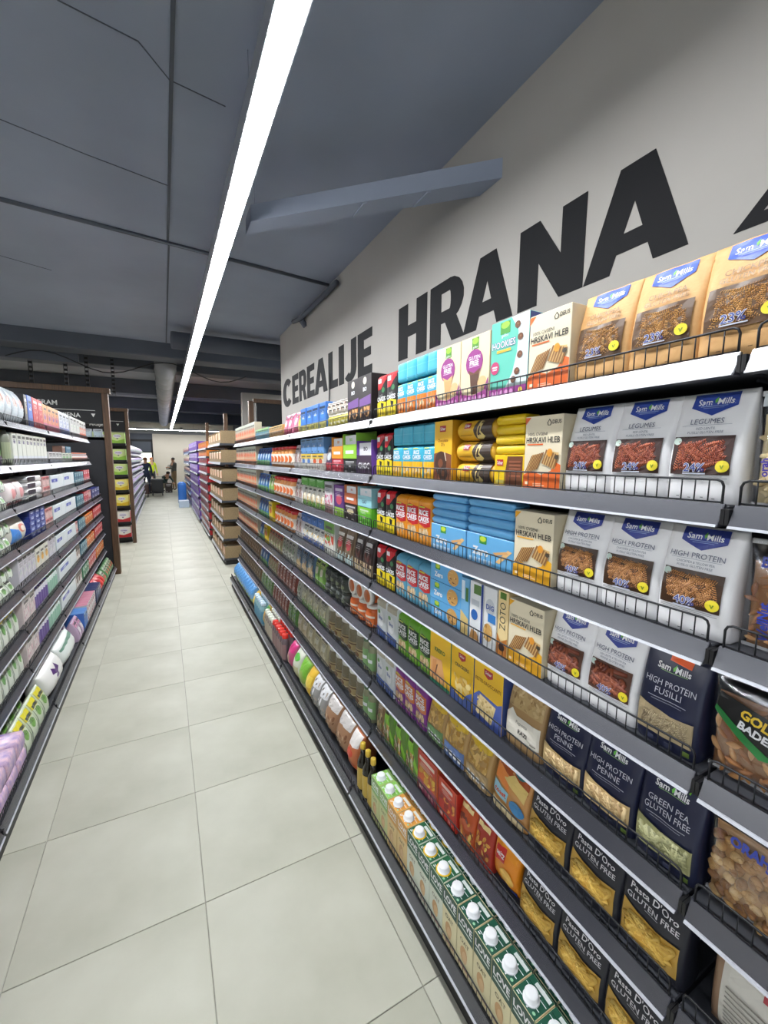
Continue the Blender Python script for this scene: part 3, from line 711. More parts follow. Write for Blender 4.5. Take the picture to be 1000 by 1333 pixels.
def k_oat(col, seed):
    f = [('p', [(0, .985), (.16, .985), (0, .88)], col), ('p', [(.60, .90), (.66, .95), (.72, .90), (.70, .86), (.62, .86)], (70, 66, 58)), ('p', [(.625, .90), (.66, .93), (.695, .90), (.68, .87), (.64, .87)], CR), ('t', 'DEUS', .85, .905, .05, (52, 50, 48), .22, .02),
         ('t', '100% OVSENI', .36, .755, .045, (52, 50, 48), .56), ('t', 'HRSKAVI HLEB', .50, .675, .078, (38, 36, 36), .90, .012), ('r', .08, .605, .52, .622, col),
         ('p', [(0, 0), (1, 0), (1, .34), (.86, .38), (.76, .26), (.5, .20), (.22, .25), (0, .19)], col), ('p', [(.03, .22), (.40, .28), (.55, .50), (.24, .47)], TAN), ('bars', 7, (.03, .22), (.37, .06), (.18, .235), (138, 92, 52)),
         ('p', [(.50, .36), (.86, .28), (.95, .50), (.62, .53)], (214, 180, 120)), ('bars', 6, (.50, .36), (.36, -.08), (.11, .185), (146, 100, 56)), ('c', .72, .50, .07, .055, (224, 150, 50)), ('c', .90, .44, .05, .03, (70, 62, 50)),
         ('r', .08, .06, .16, .10, (250, 226, 196)), ('r', .30, .05, .62, .06, (250, 226, 196)), ('r', .30, .075, .55, .082, (250, 226, 196))]
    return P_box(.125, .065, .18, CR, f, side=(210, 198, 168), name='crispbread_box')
def k_gf(mid):
    f = [('r', .40, .80, .64, .97, (84, 146, 50)), ('c', .52, .92, .10, .05, (150, 196, 60)), ('t', 'gullon', .52, .83, .035, WH, .24, .01), ('c', .5, .60, .30, .20, (150, 52, 132)), ('t', 'GLUTEN', .5, .675, .052, WH, .46, .015), ('t', 'FREE', .5, .595, .075, WH, .46, .03), ('r', .32, .535, .68, .545, (220, 180, 214)),
         ('p', [(.36, .42), (.68, .42), (.62, .12), (.42, .12)], mid), ('p', [(.30, .50), (.36, .42), (.68, .42), (.72, .50), (.5, .44)], (mid[0]+20, mid[1]+14, mid[2]+10)), ('p', [(0, .15), (.5, .10), (1, .17), (1, 0), (0, 0)], (150, 58, 130)),
         ('c', .80, .27, .16, .10, (222, 184, 132)), ('p', [(0, .30), (.10, .16), (0, .14)], (150, 58, 130)), ('p', [(1, .34), (.86, .17), (1, .15)], (150, 58, 130))]+[('c', .1+.13*i, .055, .045, .032, (206, 150, 196)) for i in range(7)]
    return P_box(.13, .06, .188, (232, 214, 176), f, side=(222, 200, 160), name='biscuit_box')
def k_teal():
    f = [('p', [(.55, 1), (1, 1), (1, .12), (.42, .10), (.62, .30), (.72, .55), (.74, .80)], (214, 228, 230)), ('r', .26, .82, .52, .97, (76, 150, 60)), ('c', .39, .93, .11, .045, (150, 200, 70)), ('t', 'gullon', .39, .80, .038, WH, .28, .01), ('t', 'HOOKIES', .36, .69, .085, (60, 40, 130), .64, .05), ('t', 'HOOKIES', .36, .69, .085, WH, .62, .01), ('r', .18, .585, .56, .62, (226, 180, 60)),
         ('c', .14, .40, .12, .085, (190, 60, 110)), ('r', .07, .40, .21, .42, WH), ('r', .08, .37, .20, .385, WH)]+[('c', a, b, .07, .045, (110, 70, 48)) for a, b in ((.72, .88), (.80, .72), (.80, .50), (.74, .30), (.66, .20))]+[('c', a+.01, b+.005, .02, .012, (150, 104, 70)) for a, b in ((.72, .88), (.80, .72), (.80, .50), (.74, .30))]+[('r', 0, 0, 1, .115, (140, 52, 128))]+[('c', .1+.13*i, .055, .045, .034, (206, 150, 196)) for i in range(5)]+[('c', .86, .055, .05, .036, (236, 210, 80))]
    return P_box(.14, .065, .20, (96, 192, 172), f, side=(70, 80, 130), top=(110, 90, 150), name='biscuit_box')
def k_rice(base, low, blob, txt=WH, split=.46, w=.072, h=.17):
    f = [('r', .04, .02, .96, .52, low)] if low else []
    ty = (.80, .66) if low else (.70, .56)
    f += [('sc', 12 if low else 26, .14, .10, .86, split-.10, .10, [(214, 184, 140), (226, 204, 166), (190, 156, 110)], 5)]
    if blob: f += [('p', [(.04, .80), (.30, .86), (.96, .80), (.96, .42), (.60, .38), (.04, .46)], blob)]
    f += [('r', .14, ty[0]+.10, .60, ty[0]+.13, (190, 206, 60)), ('t', 'RICE', .5, ty[0], .105, txt, .80, .04), ('t', 'CAKES', .5, ty[1], .105, txt, .84, .04), ('r', .2, ty[1]-.085, .8, ty[1]-.075, txt)]
    return P_slim(w, .075, h, base, f)
def k_blackcake():
    f = [('p', [(.04, .98), (.96, .98), (.96, .86), (.40, .66), (.04, .66)], (196, 34, 44)), ('r', .15, .80, .5, .90, WH), ('c', .70, .64, .16, .06, (60, 130, 80)), ('t', 'RICE', .5, .52, .05, (180, 180, 184), .6), ('t', 'CAKES', .5, .445, .09, WH, .86, .03), ('p', [(.04, .36), (.5, .40), (.96, .36), (.96, .02), (.04, .02)], (232, 208, 30)), ('p', [(.50, .36), (.80, .33), (.74, .20), (.56, .22)], BK), ('r', .12, .08, .9, .13, (180, 160, 24))]
    return P_slim(.082, .075, .182, (26, 25, 28), f)
def k_choco():
    f = [('r', .32, .82, .66, .92, (170, 40, 50)), ('t', 'Schar', .49, .87, .05, WH, .28, .02), ('t', "Chocolate", .5, .68, .05, (120, 60, 20), .74, .01), ('t', "O's", .5, .61, .055, (120, 60, 20), .4, .01), ('p', [(0, .46), (.45, .50), (1, .44), (1, 0), (0, 0)], (126, 72, 44)), ('c', .40, .30, .34, .20, (66, 38, 26)), ('c', .40, .30, .14, .075, (126, 72, 44)), ('c', .56, .13, .26, .12, (58, 34, 24)), ('c', .56, .13, .10, .05, (110, 66, 40)), ('p', [(.60, .48), (.70, .34), (.74, .34), (.66, .48)], (230, 214, 190))]
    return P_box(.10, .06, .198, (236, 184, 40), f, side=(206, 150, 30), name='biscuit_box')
def k_swirl(dark):
    f = [('p', [(.55, 0), (1, 0), (1, 1), (.60, 1), (.50, .5)], dark), ('p', [(.56, .15), (.66, .85), (.76, .80), (.70, .45), (.80, .25), (.70, .12)], (228, 204, 130)), ('p', [(.60, .30), (.66, .62), (.70, .60), (.66, .30)], dark), ('r', .24, .56, .42, .76, (170, 40, 50)), ('t', 'Schar', .33, .66, .11, WH, .15, .02), ('r', .12, .30, .46, .34, (190, 140, 30))]
    return P_roll(.188, .031, (230, 180, 50), f)
def k_zero(h=.09):
    f = [('r', .30, .70, .46, .95, (60, 140, 60)), ('c', .38, .86, .07, .09, (190, 210, 60)), ('t', 'Zero', .33, .44, .26, WH, .56, .04), ('p', [(.66, .22), (.74, .20), (.98, .66), (.90, .70)], (232, 190, 130)), ('p', [(.60, .50), (.66, .44), (.92, .58), (.86, .64)], (224, 170, 110))]+[('r', .08+.11*i, .06, .15+.11*i, .20, (200, 226, 244)) for i in range(5)]
    return P_box(.20, .06, h, (104, 172, 220), f, name='wafer_pack', cat='biscuits', rough=.32)
def k_zcookie():
    f = [('r', .16, .62, .32, .90, (70, 150, 60)), ('c', .24, .80, .07, .12, (190, 210, 60)), ('t', 'Zero', .28, .36, .26, WH, .5, .04), ('c', .74, .48, .17, .42, (208, 160, 92)), ('sc', 16, .62, .16, .86, .80, .035, [(96, 58, 34), (150, 100, 56), (230, 196, 130)], 8)]
    return P_box(.185, .07, .066, (96, 168, 220), f, top=(80, 130, 170), name='biscuit_box', cat='biscuits')
def k_yellow(kind):
    if kind == 0: f = [('t', 'KREKO', .5, .70, .075, (60, 110, 50), .76, .03), ('p', [(.04, .50), (.60, .55), (.80, .10), (.04, .04)], (230, 170, 110)), ('p', [(.16, .46), (.36, .50), (.30, .16), (.12, .10)], (220, 150, 90)), ('p', [(.36, .40), (.42, .42), (.30, .14), (.26, .16)], (110, 60, 40)), ('r', 0, 0, 1, .07, (60, 140, 110))]
    elif kind == 1: f = [('p', [(.34, .93), (.66, .93), (.66, .84), (.5, .79), (.34, .84)], (176, 40, 52)), ('t', 'Schar', .5, .88, .045, WH, .28, .02), ('t', 'CRACKERS', .5, .69, .06, (50, 60, 60), .84, .02), ('sc', 22, .05, .20, .95, .52, .10, [(228, 196, 110), (240, 214, 140), (206, 164, 80)], 3), ('p', [(0, 0), (1, 0), (1, .36), (.74, .24), (.62, .12), (.3, .16), (0, .22)], (70, 92, 160))]
    else: f = [('p', [(.36, .94), (.66, .94), (.66, .84), (.51, .79), (.36, .84)], (176, 40, 52)), ('t', 'Schar', .51, .885, .045, WH, .26, .02), ('t', 'FETTE CROCCANTI', .5, .70, .055, (120, 60, 20), .88, .012), ('p', [(0, 0), (1, 0), (1, .52), (.84, .46), (.20, .50), (0, .38)], (72, 92, 168)), ('p', [(.10, .12), (.66, .06), (.80, .40), (.24, .46)], (226, 204, 150)), ('sc', 40, .16, .10, .72, .42, .045, [(206, 178, 116), (240, 222, 172), (186, 156, 96)], 4)]
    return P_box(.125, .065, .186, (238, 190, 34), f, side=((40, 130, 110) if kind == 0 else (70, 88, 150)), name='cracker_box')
def k_bread():
    f = [('r', .04, .60, .96, .97, (186, 158, 110)), ('sc', 60, .05, .62, .95, .95, .05, [(170, 140, 94), (200, 174, 128), (150, 120, 78)], 6), ('p', [(.05, .48), (.20, .58), (.34, .50), (.96, .50), (.96, .18), (.06, .18)], (226, 220, 208)), ('t', 'Pagnotta', .5, .42, .045, (90, 84, 80), .5), ('t', 'RAZI', .55, .30, .06, (40, 38, 38), .4, .03), ('r', .76, .22, .9, .235, (120, 114, 108))]
    return P_stand(.135, .08, .19, (170, 136, 92), f, name='bread_pack', seed=12, amp=.001)
def k_clearnut(kind, cols, inner, front, seed, w=.145, h=.185, size=.022, d=.06):
    return P_pillow(w, d, h, inner, front, (( .03, .05, .97, .93), kind, cols, seed+3, size), film_=True, seed=seed, crimp=(206, 208, 212))
ALM = [(190, 138, 84), (172, 116, 66), (206, 156, 102), (156, 102, 58)]
CSH = [(228, 210, 164), (238, 222, 180), (214, 192, 142)]
WAL = [(196, 152, 92), (176, 128, 72), (214, 176, 120), (150, 104, 58)]
def k_yelbag(seed, low):
    f = [('p', [(.06, .93), (.94, .95), (.94, .74), (.5, .66), (.06, .76)], (228, 190, 60)), ('r', .34, .84, .62, .92, (176, 40, 52)), ('sc', 46, .10, .36, .90, .72, .10, [(206, 166, 92), (226, 190, 120), (184, 140, 72)], seed), ('p', [(.05, .33), (.95, .36), (.95, .04), (.05, .04)], low)]+[('r', .15+.2*i, .12, .27+.2*i, .22, WH) for i in range(4)]
    return P_stand(.115, .08, .175, (186, 150, 96), f, name='bread_bag', seed=seed, amp=.0022, rough=.3)
def k_toast():
    f = [('p', [(.06, .95), (.94, .95), (.94, .60), (.06, .72)], (170, 84, 44)), ('p', [(.06, .78), (.40, .66), (.52, .44), (.06, .54)], (232, 140, 70)), ('p', [(.30, .60), (.9, .46), (.94, .66), (.55, .74)], (226, 196, 120)), ('c', .70, .82, .16, .08, (70, 110, 110)), ('p', [(.06, .50), (.50, .42), (.46, .24), (.06, .30)], (150, 196, 214)), ('t', 'toast', .28, .36, .08, (220, 90, 50), .36, .03), ('c', .74, .30, .20, .10, (66, 130, 180)), ('p', [(.06, .22), (.94, .16), (.94, .04), (.06, .04)], (196, 178, 140))]
    return P_stand(.13, .085, .185, (206, 150, 90), f, name='bread_bag', seed=22, amp=.002, rough=.25)
def k_lime(seed):
    f = [('p', [(.06, .97), (.30, .97), (.50, .60), (.94, .30), (.94, .12), (.50, .40), (.06, .60)], (140, 206, 52)), ('p', [(.60, .97), (.94, .97), (.94, .60)], (110, 170, 50)), ('sc', 20, .10, .10, .70, .50, .12, [(222, 214, 190), (180, 130, 80), (120, 90, 60), (230, 190, 90)], seed), ('r', .10, .70, .42, .78, (70, 60, 40))]
    return P_stand(.105, .07, .19, (96, 140, 52), f, name='snack_bag', seed=seed, rough=.28)
def k_red(base, top, seed, txt=None):
    f = [('r', .06, .80, .94, .97, top), ('sc', 26, .08, .10, .92, .56, .10, [(214, 150, 60), (190, 90, 40), (230, 190, 90), (120, 50, 36)], seed), ('r', .14, .66, .80, .74, (244, 214, 150))]
    if txt: f.append(('t', txt, .45, .70, .075, (150, 30, 30), .6, .02))
    return P_stand(.11, .075, .185, base, f, name='snack_bag', seed=seed, rough=.28, amp=.0018)
def k_orange_bag():
    f = [('p', [(.06, .97), (.94, .97), (.94, .70), (.06, .70)], (236, 150, 40)), ('p', [(.14, .76), (.52, .80), (.52, .56), (.14, .52)], (206, 40, 40)), ('t', 'seitz', .33, .66, .09, WH, .32, .03), ('c', .62, .36, .26, .14, (240, 190, 90)), ('p', [(.06, .14), (.94, .20), (.94, .03), (.06, .03)], (52, 66, 150))]
    return P_pillow(.10, .07, .175, (232, 140, 30), f, name='flour_bag', seed=31, n=4)
def k_love(body, low, top, ring):
    f = [('r', 0, .02, 1, .66, body), ('r', .0, .66, 1, 1, low), ('t', 'LOVE', .5, .86, .11, WH, .84, .03), ('r', .1, .74, .9, .765, (210, 220, 214)), ('c', .46, .34, .22, .13, (190, 150, 104)), ('c', .52, .30, .15, .10, (206, 172, 128)), ('r', .12, .10, .86, .125, (150, 90, 70)), ('t', 'OAT', .5, .55, .07, (90, 84, 60), .6, .01)]
    tp = [('r', .56, .06, .62, .94, WH), ('r', .06, .60, .94, .625, WH), ('r', .10, .08, .22, .12, WH), ('r', .10, .16, .28, .19, WH), ('r', .72, .30, .9, .33, WH), ('c', .84, .14, .06, .05, (150, 200, 160))]
    return P_drink(.073, .073, .196, body, top, ring, f, tp)
def clutter(f, base, w, h, m=.03):
    """small print every pack carries: a logo plate, lines of text; side edges darkened to paint in gaps between packs"""
    rg = random.Random(int(sum(base)*7+w*1000+h*333)); L = sum(base) > 360
    ink = tuple(int(c*.38) for c in base) if L else tuple(int(c+(240-c)*.75) for c in base)
    ed = tuple(int(c*.72) for c in base); v = rg.uniform(.74, .84); a = rg.uniform(.10, .22)
    out = list(f)+[('r', m, .02, m+.035, .97, ed), ('r', 1-m-.035, .02, 1-m, .97, ed), ('r', a, v, 1-a, v+.09, ink)]  # edge bars paint the dark gaps between neighbouring packs
    for k in range(3): out.append(('r', a+rg.uniform(0, .1), v-.06-.045*k, 1-a-rg.uniform(0, .25), v-.045-.045*k, ink))
    out.append(('r', .14, .09, .30, .17, ink)); out.append(('r', .62, .10, .84, .115, ink)); out.append(('r', .62, .14, .78, .155, ink))
    return out
def k_simple(base, w, h, d=.07, b1=None, b2=None, spot=None, txt=None, side=None, top=None, name='carton', cat='box', seed=1, food=None, rough=.38):
    f = []
    if b1: f.append(('r', 0, .70, 1, 1, b1))
    if b2: f.append(('r', 0, 0, 1, .30, b2))
    if food: f.append(('sc', 14, .10, .30, .90, .62, .14, food, seed))
    if spot: f.append(('c', .5, .55, .28, .16, spot))
    if txt: f.append(('t', txt[0], .5, txt[2] if len(txt) > 2 else .8, .12, txt[1], .84, .03))
    f = clutter(f, base, w, h)
    return P_box(w, d, h, base, f, side=side, top=top, name=name, cat=cat, rough=rough)
def k_pouch(base, w, h, d=.06, b1=None, b2=None, spot=None, food=None, seed=1, name='pouch', cat='bag', rough=.28, txt=None):
    f = []
    if b1: f.append(('r', .05, .72, .95, .96, b1))
    if b2: f.append(('r', .05, .04, .95, .32, b2))
    if food: f.append(('sc', 16, .10, .20, .90, .60, .14, food, seed))
    if spot: f.append(('c', .5, .56, .26, .15, spot))
    if txt: f.append(('t', txt[0], .5, .62, .10, txt[1], .8, .03))
    f = clutter(f, base, w, h, .07)
    return P_stand(w, d, h, base, f, name=name, cat=cat, seed=seed, rough=rough, amp=.0016)
def k_display(low, up, w, h, txt=None, tc=WH):
    """shelf-ready tray: printed box with a cut-away front and bars standing inside"""
    mb = MB(); d = .11; t = .002
    mb.box(-w/2, -d/2, 0, w/2, -d/2+t, h*.52, M(low)); mb.box(-w/2, d/2-t, 0, w/2, d/2, h, M(up)); mb.box(-w/2, -d/2, 0, -w/2+t, d/2, h*.92, M(up)); mb.box(w/2-t, -d/2, 0, w/2, d/2, h*.92, M(up)); mb.box(-w/2, -d/2, 0, w/2, d/2, t, M(low))
    me = mb.mesh('display_tray'); b = MB()
    for i in range(4): b.box(-w/2+.006, -d/2+.01+i*.024, .003, w/2-.006, -d/2+.026+i*.024, h*.86, M(up if i % 2 else WH, .3), bev=.002)
    f = [('t', txt, .5, .24, .16, tc, .8, .03)] if txt else [('r', .2, .18, .8, .30, tc)]
    sp = lambda u, v, e=0: ((u-.5)*w, -d/2-e, v*h)
    s2 = lambda u, v, e=0: ((u-.5)*w*.88, -d/2+.0098-e, v*h*.86)
    return Pr(me, [('snack_bars', b.mesh('snack_bars'), None), ('printed_front', decal_mesh('printed_front', sp, w, h, f), None), ('printed_bar', decal_mesh('printed_bar', s2, w, h, [('r', .08, .70, .92, .92, WH), ('t', 'BIO', .5, .81, .12, low, .6, .03)]), None)], w, h, d, 'display_tray', 'display tray')
def k_tin(base, r, h, lid): return P_jar(r, h, base, lid, None, [('c', .5, .45, .2, .2, WH)], glass=False, name='tin', cat='tin')

def k_lidjar():
    mb = MB(); r = .044; d = .09; c = Vector((0, 0, r))
    def ring(rr, y, n=18): return [(rr*cos(2*pi*k/n), y, r+.001+rr*sin(2*pi*k/n)) for k in range(n)]
    mb.loft([ring(r*.85, d/2), ring(r*.9, -d/2+.03), ring(r*.84, -d/2+.022)], M((222, 112, 50), .4)); l = MB()
    l.loft([ring(r*.98, -d/2+.022), ring(r, -d/2+.004), ring(r*.95, -d/2), ring(r*.70, -d/2+.0015)], M((232, 228, 222), .3)); q = MB()
    q.loft([ring(r*.70, -d/2+.0012), ring(r*.68, -d/2-.0004)], M((196, 104, 52), .4)); 
    return Pr(mb.mesh('sauce_jar'), [('lid', l.mesh('lid'), None), ('lid_print', q.mesh('lid_print'), None)], 2*r, 2*r, d, 'sauce_jar', 'jar')
KEYS = {
 'lidjar': (k_lidjar, 'orange sauce jar lying with its lid forward'),
 'chickpea': (lambda: k_chickpea(1), 'kraft fusilli bag'), 'legumes': (lambda: k_white('LEGUMES', ('RED LENTIL', 'FUSILLI GLUTEN FREE'), FUS_R, 'fusilli', '24%', 2, (50, 74, 160), (52, 26, 20)), 'white bag of red fusilli'),
 'protein': (lambda: k_white('HIGH PROTEIN', ('CHICKPEA & YELLOW PEA', 'FUSILLI GLUTEN FREE'), FUS_B, 'fusilli', '40%', 3, (54, 68, 150), (60, 38, 22)), 'white bag of brown fusilli'),
 'penne_w': (lambda: k_white('HIGH PROTEIN', ('RED LENTIL & YELLOW PEA', 'PENNE GLUTEN FREE'), PEN_B, 'penne', '40%', 4, (54, 68, 150), (90, 60, 48)), 'white bag of reddish penne'),
 'navy_f': (lambda: k_navy(('HIGH PROTEIN', 'FUSILLI'), (234, 96, 40), PEN_G, 'fusilli', 5), 'navy fusilli bag with orange sticker'),
 'navy_p': (lambda: k_navy(('HIGH PROTEIN', 'PENNE'), (206, 120, 90), NOO, 'penne', 6), 'navy penne bag'), 'navy_g': (lambda: k_navy(('GREEN PEA', 'GLUTEN FREE'), (110, 190, 50), [(150, 148, 104), (128, 128, 90), (170, 168, 124)], 'penne', 7), 'navy pasta bag with green sticker'),
 'pasta': (lambda: k_pasta(8), 'black bag of yellow pasta'), 'oat_o': (lambda: k_oat((228, 106, 44), 1), 'cream and orange crispbread box'), 'oat_y': (lambda: k_oat((236, 172, 40), 1), 'cream and yellow crispbread box'),
 'gf_b': (lambda: k_gf((88, 54, 38)), 'cream box showing a dark cookie'), 'gf_l': (lambda: k_gf((212, 164, 108)), 'cream box showing a pale cookie'), 'teal': (k_teal, 'teal and white biscuit box'),
 'rice_bo': (lambda: k_rice((64, 176, 206), (232, 124, 34), None, h=.122), 'blue and orange rice cake pack'), 'rice_by': (lambda: k_rice((64, 176, 206), (240, 182, 30), None, h=.122), 'blue and yellow rice cake pack'),
 'rice_top': (lambda: P_slim(.072, .075, .073, (72, 178, 206), [('r', .06, .10, .94, .13, (60, 150, 180)), ('r', .06, .55, .94, .57, (110, 200, 220))], name='rice_cake_pack', fold=(60, 160, 190)), 'plain blue rice cake pack'),
 'rice_o': (lambda: k_rice((232, 150, 38), None, (200, 40, 44)), 'orange and red rice cake pack'), 'rice_l': (lambda: k_rice((92, 158, 186), None, (190, 44, 48)), 'pale blue and red rice cake pack'), 'rice_g': (lambda: k_rice((106, 168, 48), None, (30, 60, 36)), 'green rice cake pack'), 'rice_p': (lambda: k_rice((128, 50, 142), None, (206, 110, 50)), 'purple rice cake pack'),
 'black': (k_blackcake, 'black and yellow rice cake pack'), 'choco': (k_choco, 'yellow box of chocolate rings'), 'swirl': (lambda: k_swirl((70, 56, 48)), 'yellow and brown biscuit roll'),
 'ypack': (lambda: P_flat(.115, .06, .026, (226, 190, 30), name='wafer_pack'), 'yellow flat wafer pack'), 'yface': (lambda: P_box(.115, .06, .085, (236, 196, 34), [('p', [(.40, .02), (.96, .02), (.96, .96), (.46, .96), (.40, .5)], (110, 66, 44)), ('bars', 5, (.52, .30), (.0, .55), (.38, .0), (150, 90, 66)), ('r', .10, .66, .32, .86, (186, 44, 50)), ('t', 'Schar', .21, .76, .11, WH, .2, .02), ('r', .08, .1, .36, .2, (250, 230, 120))], name='wafer_pack', cat='biscuits', rough=.3), 'yellow and brown upright wafer pack'),
 'zero': (lambda: k_zero(), 'blue upright wafer pack'), 'zflat': (lambda: P_flat(.20, .06, .026, (96, 164, 214), name='wafer_pack'), 'blue flat wafer pack'), 'zcookie': (k_zcookie, 'blue cookie box'),
 'slim_b': (lambda: P_box(.042, .10, .185, (110, 170, 214), [('p', [(0, 0), (1, 0), (1, .30), (0, .42)], (214, 186, 120)), ('r', .1, .62, .5, .95, (214, 228, 240)), ('r', .62, .60, .95, .84, (70, 120, 60))], name='biscuit_box'), 'slim pale blue biscuit box'),
 'slim_w': (lambda: P_box(.065, .10, .185, (226, 228, 230), [('r', .86, 0, 1, 1, (36, 62, 140)), ('r', .30, .80, .84, .96, (86, 120, 60)), ('c', .38, .44, .26, .09, (44, 100, 176)), ('p', [(.05, .02), (.8, .02), (.6, .16), (.2, .18)], (190, 140, 80)), ('r', .16, .60, .74, .70, (190, 196, 204))], name='biscuit_box'), 'white box with a navy edge'),
 'slim_c': (lambda: P_box(.058, .10, .185, (224, 226, 228), [('c', .5, .68, .36, .14, (196, 200, 206)), ('t', 'DIG', .5, .68, .08, (40, 70, 150), .6, .03), ('r', .36, .44, .96, .58, (50, 120, 190)), ('c', .40, .26, .36, .15, (206, 160, 92)), ('sc', 14, .1, .14, .7, .38, .06, [(170, 120, 60), (226, 190, 120)], 4)], name='biscuit_box'), 'white box showing oat cookies'),
 'zoto': (lambda: P_box(.045, .09, .19, (232, 206, 150), [('r', .2, .88, .8, .98, (86, 120, 50)), ('t', 'ZOTO', .5, .62, .135, (60, 64, 60), .42, .0, 90), ('p', [(0, 0), (1, 0), (1, .30), (.4, .22), (0, .34)], (196, 124, 56)), ('c', .5, .14, .3, .06, (60, 36, 28))], name='biscuit_box'), 'tall cream biscuit box'),
 'kreko': (lambda: k_yellow(0), 'yellow box with green lettering'), 'crack': (lambda: k_yellow(1), 'yellow and blue cracker box'), 'crocc': (lambda: k_yellow(2), 'yellow and blue crispbread box'), 'bread': (k_bread, 'brown rye bread pack'),
 'cashew': (lambda: k_clearnut('cashew', CSH, (214, 196, 150), [('p', [(.04, .97), (.96, .97), (.96, .86), (.04, .86)], (206, 214, 220)), ('t', 'indijski', .42, .77, .075, (74, 50, 150), .8, .04), ('t', 'orah', .14, .34, .06, (70, 60, 160), .3, .03, 90)], 41, size=.026), 'clear bag of cashews'),
 'almond': (lambda: k_clearnut('almond', ALM, (150, 104, 60), [('t', 'BADEM', .40, .82, .085, (52, 64, 160), .74, .04), ('t', 'SLANI', .62, .72, .075, (52, 64, 160), .6, .04), ('t', 'WellNut', .24, .30, .08, (52, 70, 170), .36, .03, 90)], 42, size=.028), 'clear bag of almonds with blue lettering'),
 'gold': (lambda: k_clearnut('almond', ALM, (140, 96, 56), [('p', [(.10, .84), (.86, .72), (.80, .44), (.56, .40), (.06, .66)], (28, 28, 28)), ('t', 'GOLD', .52, .70, .075, (232, 196, 60), .4, .04, -12), ('t', 'BADEM', .52, .60, .066, WH, .46, .04, -12), ('p', [(.06, .66), (.56, .40), (.72, .42), (.62, .46), (.08, .71)], (40, 120, 60))], 43, size=.028), 'clear bag of almonds with black label'),
 'walnut': (lambda: k_clearnut('walnut', WAL, (176, 134, 84), [('t', 'ORAH', .42, .78, .08, (70, 84, 180), .5, .05), ('t', 'SUPER', .74, .74, .07, (70, 84, 180), .4, .05)], 44, w=.16, size=.026), 'clear bag of walnuts'),
 'tagged': (lambda: P_pillow(.15, .07, .19, (150, 120, 96), [('r', .12, .10, .94, .90, (208, 204, 196)), ('r', .52, .74, .88, .80, (170, 60, 70))]+[('r', .18, .16+.05*i, .86, .175+.05*i, (130, 126, 120)) for i in range(10)], name='nut_bag', seed=45, n=4), 'clear bag with a large white label'),
 'ybag1': (lambda: k_yelbag(21, (110, 146, 96)), 'yellow bread bag with green base'), 'ybag2': (lambda: k_yelbag(23, (96, 120, 170)), 'yellow bread bag with blue base'), 'ybag3': (lambda: k_yelbag(25, (176, 150, 110)), 'yellow bread bag with tan base'), 'toast': (k_toast, 'colourful toast bag'),
 'lime': (lambda: k_lime(26), 'lime green snack bag'), 'grain': (lambda: k_pouch((150, 120, 84), .09, .185, food=[(90, 70, 50), (196, 176, 130), (120, 140, 80)], seed=9), 'brown grain bag'), 'redbox': (lambda: k_simple((196, 52, 40), .12, .15, b1=(214, 70, 40), food=[(230, 150, 60), (150, 40, 36)], top=(206, 64, 44), name='snack_box'), 'red snack box'),
 'redyel': (lambda: k_simple((200, 90, 40), .13, .165, b1=(206, 60, 44), b2=(150, 60, 90), food=[(232, 190, 70), (206, 150, 50)], top=(206, 60, 44), name='snack_box'), 'red and yellow snack box'), 'redbag': (lambda: k_red((170, 50, 40), (206, 64, 40), 27), 'dark red snack bag'), 'orbag': (lambda: k_red((196, 84, 40), (226, 100, 40), 28), 'orange red snack bag'), 'flour': (k_orange_bag, 'orange flour bag'),
 'tallw': (lambda: P_slim(.09, .08, .18, (210, 214, 216), [('r', .05, .80, .95, .97, (176, 168, 150)), ('c', .5, .50, .30, .20, WH), ('t', 'lino', .5, .52, .09, (60, 90, 160), .6, .03), ('c', .35, .66, .12, .05, (110, 160, 90)), ('p', [(.05, .28), (.95, .22), (.95, .03), (.05, .03)], (56, 84, 150))], name='cereal_pack'), 'tall white and blue pack'),
 'd_green': (lambda: k_love((216, 206, 166), (30, 70, 58), (32, 84, 66), None), 'dark green oat drink carton'), 'd_yel': (lambda: k_love((206, 212, 196), (34, 84, 62), (40, 100, 66), (232, 190, 40)), 'green drink carton with yellow ring'), 'd_or': (lambda: k_love((214, 186, 130), (206, 150, 70), (220, 156, 70), None), 'orange drink carton'), 'd_lg': (lambda: k_love((190, 196, 140), (130, 170, 100), (140, 196, 92), None), 'light green drink carton'),
 'vinegar': (lambda: P_bottle(.026, .24, (30, 26, 18), (206, 172, 60), (190, 160, 70), neck=.42, sh=.60, name='bottle'), 'dark bottle with gold cap'),
 # third bay from the right edge and beyond
 'dkbox': (lambda: P_box(.13, .08, .205, (44, 38, 40), [('c', .5, .88, .14, .08, (214, 206, 190)), ('t', 'BIO', .5, .70, .08, WH, .5, .03), ('p', [(.05, .50), (.95, .56), (.95, .36), (.05, .34)], (120, 80, 150)), ('sc', 14, .08, .10, .92, .32, .12, [(190, 120, 60), (214, 160, 96), (90, 56, 40)], 2)], side=(40, 34, 34), name='biscuit_box'), 'dark box with a round emblem'),
 'cup': (lambda: P_jar(.030, .066, (226, 214, 90), (222, 216, 206), None, [('r', 0, .50, 1, .72, (190, 180, 60)), ('sc', 8, .1, .1, .9, .45, .12, [(70, 60, 50), (240, 236, 200)], 2)], glass=False, name='dessert_cup', cat='cup'), 'yellow dessert cup'), 'cup2': (lambda: P_jar(.030, .066, (206, 198, 186), (190, 184, 178), None, [('sc', 14, .05, .1, .95, .75, .12, [(60, 56, 54), (240, 238, 232), (150, 120, 100)], 3)], glass=False, name='dessert_cup', cat='cup'), 'speckled dessert cup'),
